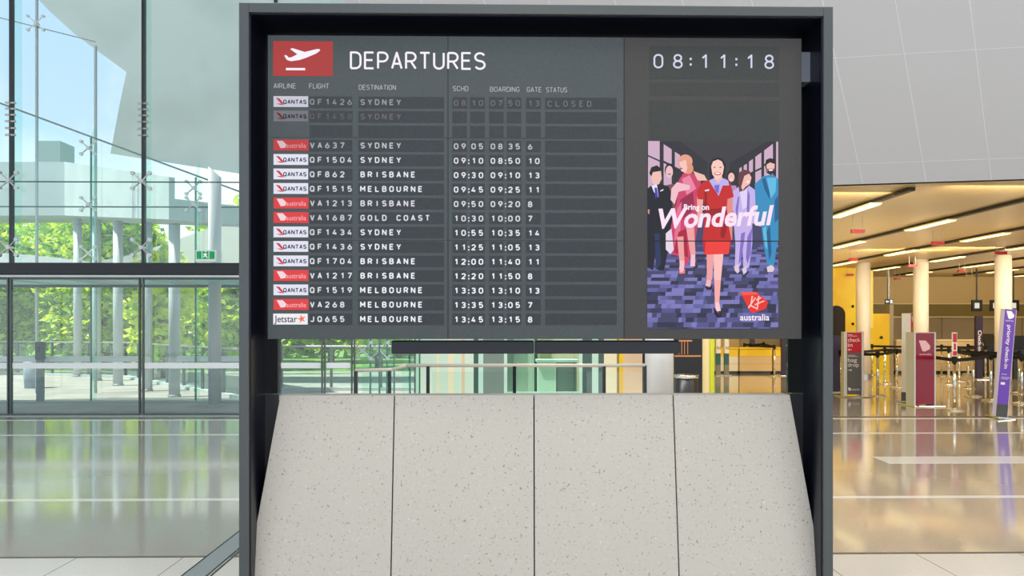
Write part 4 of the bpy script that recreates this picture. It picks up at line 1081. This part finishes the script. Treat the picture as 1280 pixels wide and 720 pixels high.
# check-in / bag drop
def bag_stand(px, by, lab):
    w, h, d = .44, 1.42, .14
    r = stand('sign_stand', px, by, w, h, lab)
    stand_base(r, w, d)
    MB().box(-w / 2, -w / 2 + .07, 0, d, .02, h).box(w / 2 - .05, w / 2, 0, d, .02, h).box(-w / 2 + .07, w / 2 - .05, .02, d, h - .02, h).build('side_frame', M_silver, r, .008, local=True)
    lo = MB().box(-w / 2 + .07, w / 2 - .05, .012, d - .01, .05, .96).build('lower_face', mat('dark_grey_face', (92, 92, 94), .35), r, local=True)
    up = MB().box(-w / 2 + .07, w / 2 - .05, .010, d - .01, .96, h - .02).build('upper_face', M_red, r, local=True)
    x = -w / 2 + .09
    printed('lettering', lambda m: (letters(m, 'check', (x, .008, 1.20), LX, LZ, .085, .27), letters(m, 'in', (x, .008, 1.09), LX, LZ, .085, .1), m.box(x, x + .08, .004, .008, 1.02, 1.032), m.prism([(x - .005, .004, 1.026), (x + .03, .004, 1.0), (x + .03, .004, 1.052)], (0, .004, 0)), m.box(x, x + .1, .005, .008, 1.345, 1.355), m.box(x, x + .2, .005, .008, 1.32, 1.328)), up)
    printed('lettering', lambda m: (letters(m, 'bag', (x, .010, .76), LX, LZ, .085, .2), letters(m, 'drop', (x, .010, .655), LX, LZ, .085, .24), m.box(x, x + .08, .006, .010, .575, .587), m.prism([(x + .09, .006, .581), (x + .055, .006, .555), (x + .055, .006, .607)], (0, .004, 0)), m.box(x, x + .16, .007, .010, .90, .908), m.box(x, x + .22, .007, .010, .875, .882),
            fin_emblem(m, x, .13, .07, .011), letters(m, 'australia', (x + .09, .010, .14), LX, LZ, .04, .17)), lo)
bag_stand(1067.5, 496, 'grey and red sign stand reading check in and bag drop')
# dark red stand
w, h, d = .42, 1.42, .30
r = stand('sign_stand', 1156.5, 508, w, h, 'wide dark red sign stand with a white fin emblem')
stand_base(r, w, d)
MB().box(-w / 2, -w / 2 + .03, 0, d, .02, h).box(w / 2 - .03, w / 2, 0, d, .02, h).box(-w / 2 + .03, w / 2 - .03, .01, d, h - .02, h).build('side_frame', M_silver, r, .008, local=True)
fc = MB().box(-w / 2 + .03, w / 2 - .03, .006, d - .02, .04, h - .02).build('face', mat('wine_red_face', (136, 10, 40), .16, spec=.6), r, local=True)
printed('emblem', lambda m: (fin_emblem(m, -.12, 1.05, .21, .006), letters(m, 'australia', (-.11, .004, .98), LX, LZ, .04, .23)), fc, mat('pink_print', (236, 190, 200), .5))
# narrow red stand turned half sideways
w, h, d = .17, 1.80, .17
r = stand('sign_stand', 1132.5, 502, w, h, 'tall narrow stand, white on one side and red on the other', rz=-.75)
stand_base(r, w, d)
MB().box(-w / 2, w / 2, 0, d, .025, h).build('core', mat('white_sign_side', (232, 230, 224), .35), r, .006, local=True)
rf = MB().box(w / 2 - .002, w / 2 + .008, .008, d - .008, .20, h - .01).build('red_face', M_red, r, local=True)
MB().box(-w / 2 - .004, w / 2 + .006, -.004, d + .004, .025, .19).build('kick_panel', mat('dark_grey_kick', (70, 72, 70), .4), r, local=True)
printed('lettering', lambda m: (letters(m, 'Group check-in', (w / 2 + .010, .05, 1.52), (0, 0, -1), (0, 1, 0), .05, .5), m.prism([(w / 2 + .008, .04, 1.74), (w / 2 + .008, .10, 1.74), (w / 2 + .008, .14, 1.68), (w / 2 + .008, .09, 1.62)], (.004, 0, 0))), rf)
# purple leaning stand
w, h, d = .205, 1.82, .10
r = stand('sign_stand', 1252, 523, w, h, 'tall leaning purple stand reading priority check-in down its face', rz=.0, tilt=.085)
MB().box(-w / 2 - .04, w / 2 + .06, -.12, d + .12, 0, .03).build('base_plate', M_chrome, r, .008, local=True)
MB().box(-w / 2, w / 2, 0, d, .03, h).build('core', mat('lilac_edge', (214, 205, 226), .35), r, .006, local=True)
pf = MB().box(-w / 2 + .004, w / 2 - .018, -.008, 0, .235, h - .005).build('purple_face', mat('violet_face', (104, 66, 178), .3), r, local=True)
MB().box(-w / 2 + .002, w / 2 - .016, -.009, 0, .03, .235).build('kick_panel', MATS['dark_grey_kick'], r, local=True)
printed('lettering', lambda m: (letters(m, 'priority check-in', (-.035, -.010, 1.55), (0, 0, -1), LX, .062, .72, .01), fin_emblem(m, -.075, 1.655, .13, -.008), letters(m, 'australia', (-.075, -.009, 1.615), LX, LZ, .026, .13),
        m.box(-.07, .02, -.011, -.008, .73, .736), m.box(-.07, .07, -.011, -.008, .68, .686), m.box(-.07, .05, -.011, -.008, .655, .661), m.box(-.07, .0, -.011, -.008, .56, .60)), pf)
# dark purple stands farther in
def dark_stand(px, by, w, h, lab, text=None, tilt=0.0, size=.09, length=.45, c=(44, 26, 52)):
    r = stand('sign_stand', px, by, w, h, lab, tilt=tilt); d = .1
    stand_base(r, w, d)
    MB().box(-w / 2, w / 2, 0, d, .02, h).build('face', mat('aubergine_face_%d' % c[0], c, .3), r, .006, local=True)
    if text: printed('lettering', lambda m: letters(m, text, (-size * .45, -.004, h - .42), (0, 0, -1), LX, size, length, .01), r)
dark_stand(1224.5, 474, .20, 1.85, 'slim dark purple stand reading Check-in in front of the counters', 'Check-in', size=.10, length=.6)
dark_stand(1047, 490, .30, 1.32, 'short dark purple stand beside the black portal and the bag drop sign', None, c=(46, 22, 62))
dark_stand(945.5, 465, .15, 1.25, 'leaning dark stand seen in the gap under the screen', None, tilt=-.12)
dark_stand(980, 470, .14, 1.3, 'narrow dark stand at the edge of the gap under the screen', None)
for px, lab in ((898, 'white and teal sign post nearer the yellow wall end'), (908.5, 'white and teal sign post in front of the tan counter joint')):
    r = stand('sign_post', px, 469.5, .14, 1.5, lab); w, d = .145, .08
    stand_base(r, w - .06, d)
    MB().box(-w / 2, w / 2, 0, d, .02, .34).build('lower_panel', mat('grey_post', (128, 126, 120), .4), r, local=True)
    MB().box(-w / 2, w / 2, 0, d, .34, .70).build('teal_panel', mat('deep_teal', (38, 92, 96), .35), r, local=True)
    up = MB().box(-w / 2, w / 2, 0, d, .70, 1.5).build('white_panel', mat('white_sign_side', (232, 230, 224)), r, local=True)
    printed('lettering', lambda m: letters(m, 'NI', (-.035, -.004, .82), LX, LZ, .10, .10), up, M_black)

# queue posts and belts ------------------------------------------------------------------------
post_bits = None
def queue_post(px, by, lab, first=[None]):
    g = G(px, by)
    if first[0] is None:
        r = empty('queue_post', (g.x, g.y, 0), lab, 'queue post', 'chrome queue posts')
        MB().lathe([(.17, 0), (.17, .018), (.12, .03), (.035, .05)], n=24).build('base', M_chrome, r, smooth=True, local=True)
        MB().tube((0, 0, .04), (0, 0, .88), .03, n=16).build('pole', M_chrome, r, smooth=True, local=True)
        MB().lathe([(.032, .86), (.042, .87), (.042, .97), (.034, .985)], n=16).build('belt_head', M_belt, r, smooth=True, local=True)
        learn(r); first[0] = r
        return r
    return copy_tree(first[0], (g.x, g.y, 0), lab)
PL = {'A': (1051, 490, 'chrome queue post just beside the check in and bag drop sign, on the portal side'), 'B': (1097, 495, 'chrome queue post on the far side of the bag drop sign'), 'C': (1106, 480, 'chrome queue post in front of the yellow panel with the knob'), 'D': (1121, 485, 'chrome queue post tucked beside the tall white and red stand'),
      'E': (1193, 513, 'chrome queue post topped with a small red and white sign'), 'F': (1216.5, 496, 'chrome queue post second beyond the red-topped post'), 'G': (1238.5, 501, 'chrome queue post just before the purple stand'), 'H': (1277, 505, 'chrome queue post at the picture edge beyond the purple stand'),
      'I': (1177, 470, 'far chrome queue post right beside the dark red stand'), 'J': (1186, 481, 'chrome queue post between the dark red stand and the red-topped post'), 'K': (1199, 477, 'far chrome queue post just behind the red-topped post'), 'L': (1210, 486, 'chrome queue post midway behind the red-topped post'),
      'M': (1210, 468, 'distant chrome queue post in line with the counter front'), 'N': (1232, 472, 'distant chrome queue post beside the slim Check-in stand'), 'O': (1090, 468.6, 'distant chrome queue post in front of the yellow wall column'), 'Q': (1274, 492, 'chrome queue post behind the one at the picture edge'),
      'R': (930.5, 465, 'far queue post in the gap under the screen, before the leaning stand'), 'S': (938, 465, 'far queue post touching the leaning dark stand under the screen'), 'T': (954.5, 461, 'farthest queue post in the gap under the screen'), 'U': (968, 471, 'nearest queue post in the gap under the screen')}
POSTS = {k: queue_post(*v) for k, v in PL.items()}
def belt(a, b, z0=.885, z1=.95):
    A, Bp = POSTS[a].location, POSTS[b].location
    d = (Bp - A).normalized(); n = Vector((-d.y, d.x, 0)) * .003
    A2, B2 = A + d * .04, Bp - d * .04
    m = MB()
    N = 8
    for i in range(N):
        t0, t1 = i / N, (i + 1) / N
        s0, s1 = -.012 * 4 * t0 * (1 - t0), -.012 * 4 * t1 * (1 - t1)
        p, q = A2.lerp(B2, t0), A2.lerp(B2, t1)
        m.prism([p - n + Vector((0, 0, z0 + s0)), q - n + Vector((0, 0, z0 + s1)), q - n + Vector((0, 0, z1 + s1)), p - n + Vector((0, 0, z1 + s0))], n * 2)
    m.build('belt', M_belt, POSTS[a])
for a, b in (('B', 'D'), ('A', 'C'), ('C', 'J'), ('D', 'E'), ('E', 'G'), ('J', 'F'), ('I', 'N'), ('F', 'Q'), ('G', 'H'), ('K', 'N'), ('L', 'Q'), ('O', 'I'), ('M', 'N'), ('R', 'T'), ('S', 'U'), ('T', 'U'), ('A', 'B'), ('F', 'G'), ('C', 'D'), ('J', 'L')): belt(a, b)
e = POSTS['E']
ts = MB().box(-.045, .045, -.012, .012, .98, 1.42).build('topper_sign', mat('white_sign_side', (232, 230, 224)), e, .004, local=True)
printed('topper_face', lambda m: (m.box(-.035, .035, -.016, -.012, 1.24, 1.40), m.box(-.035, .035, -.016, -.012, 1.00, 1.08), m.box(-.02, .02, -.016, -.012, 1.1, 1.22)), ts, M_red)
# service desk behind the belts near the slim stand
g = G(1232, 470)
kb = empty('kiosk', (g.x, g.y, 0), 'dark self-service kiosk behind the slim Check-in stand', 'kiosk')
MB().box(g.x - .02, g.x + .36, g.y, g.y + .3, 0, .95).build('cabinet', M_mull, kb, .01)
MB().hexa([(g.x - .02, g.y - .04, .95), (g.x + .36, g.y - .04, .95), (g.x + .36, g.y + .16, 1.32), (g.x - .02, g.y + .16, 1.32)], [(g.x - .02, g.y + .06, .95), (g.x + .36, g.y + .06, .95), (g.x + .36, g.y + .24, 1.32), (g.x - .02, g.y + .24, 1.32)]).build('screen_head', M_black, kb, .01)
g = G(1272, 474)
kb = empty('kiosk', (g.x, g.y, 0), 'dark self-service kiosk beyond the purple stand', 'kiosk')
MB().box(g.x - .1, g.x + .45, g.y, g.y + .3, 0, .9).build('cabinet', M_mull, kb, .01)
MB().box(g.x - .12, g.x + .42, g.y - .05, g.y + .05, .9, 1.28).build('screen_head', M_black, kb, .01)
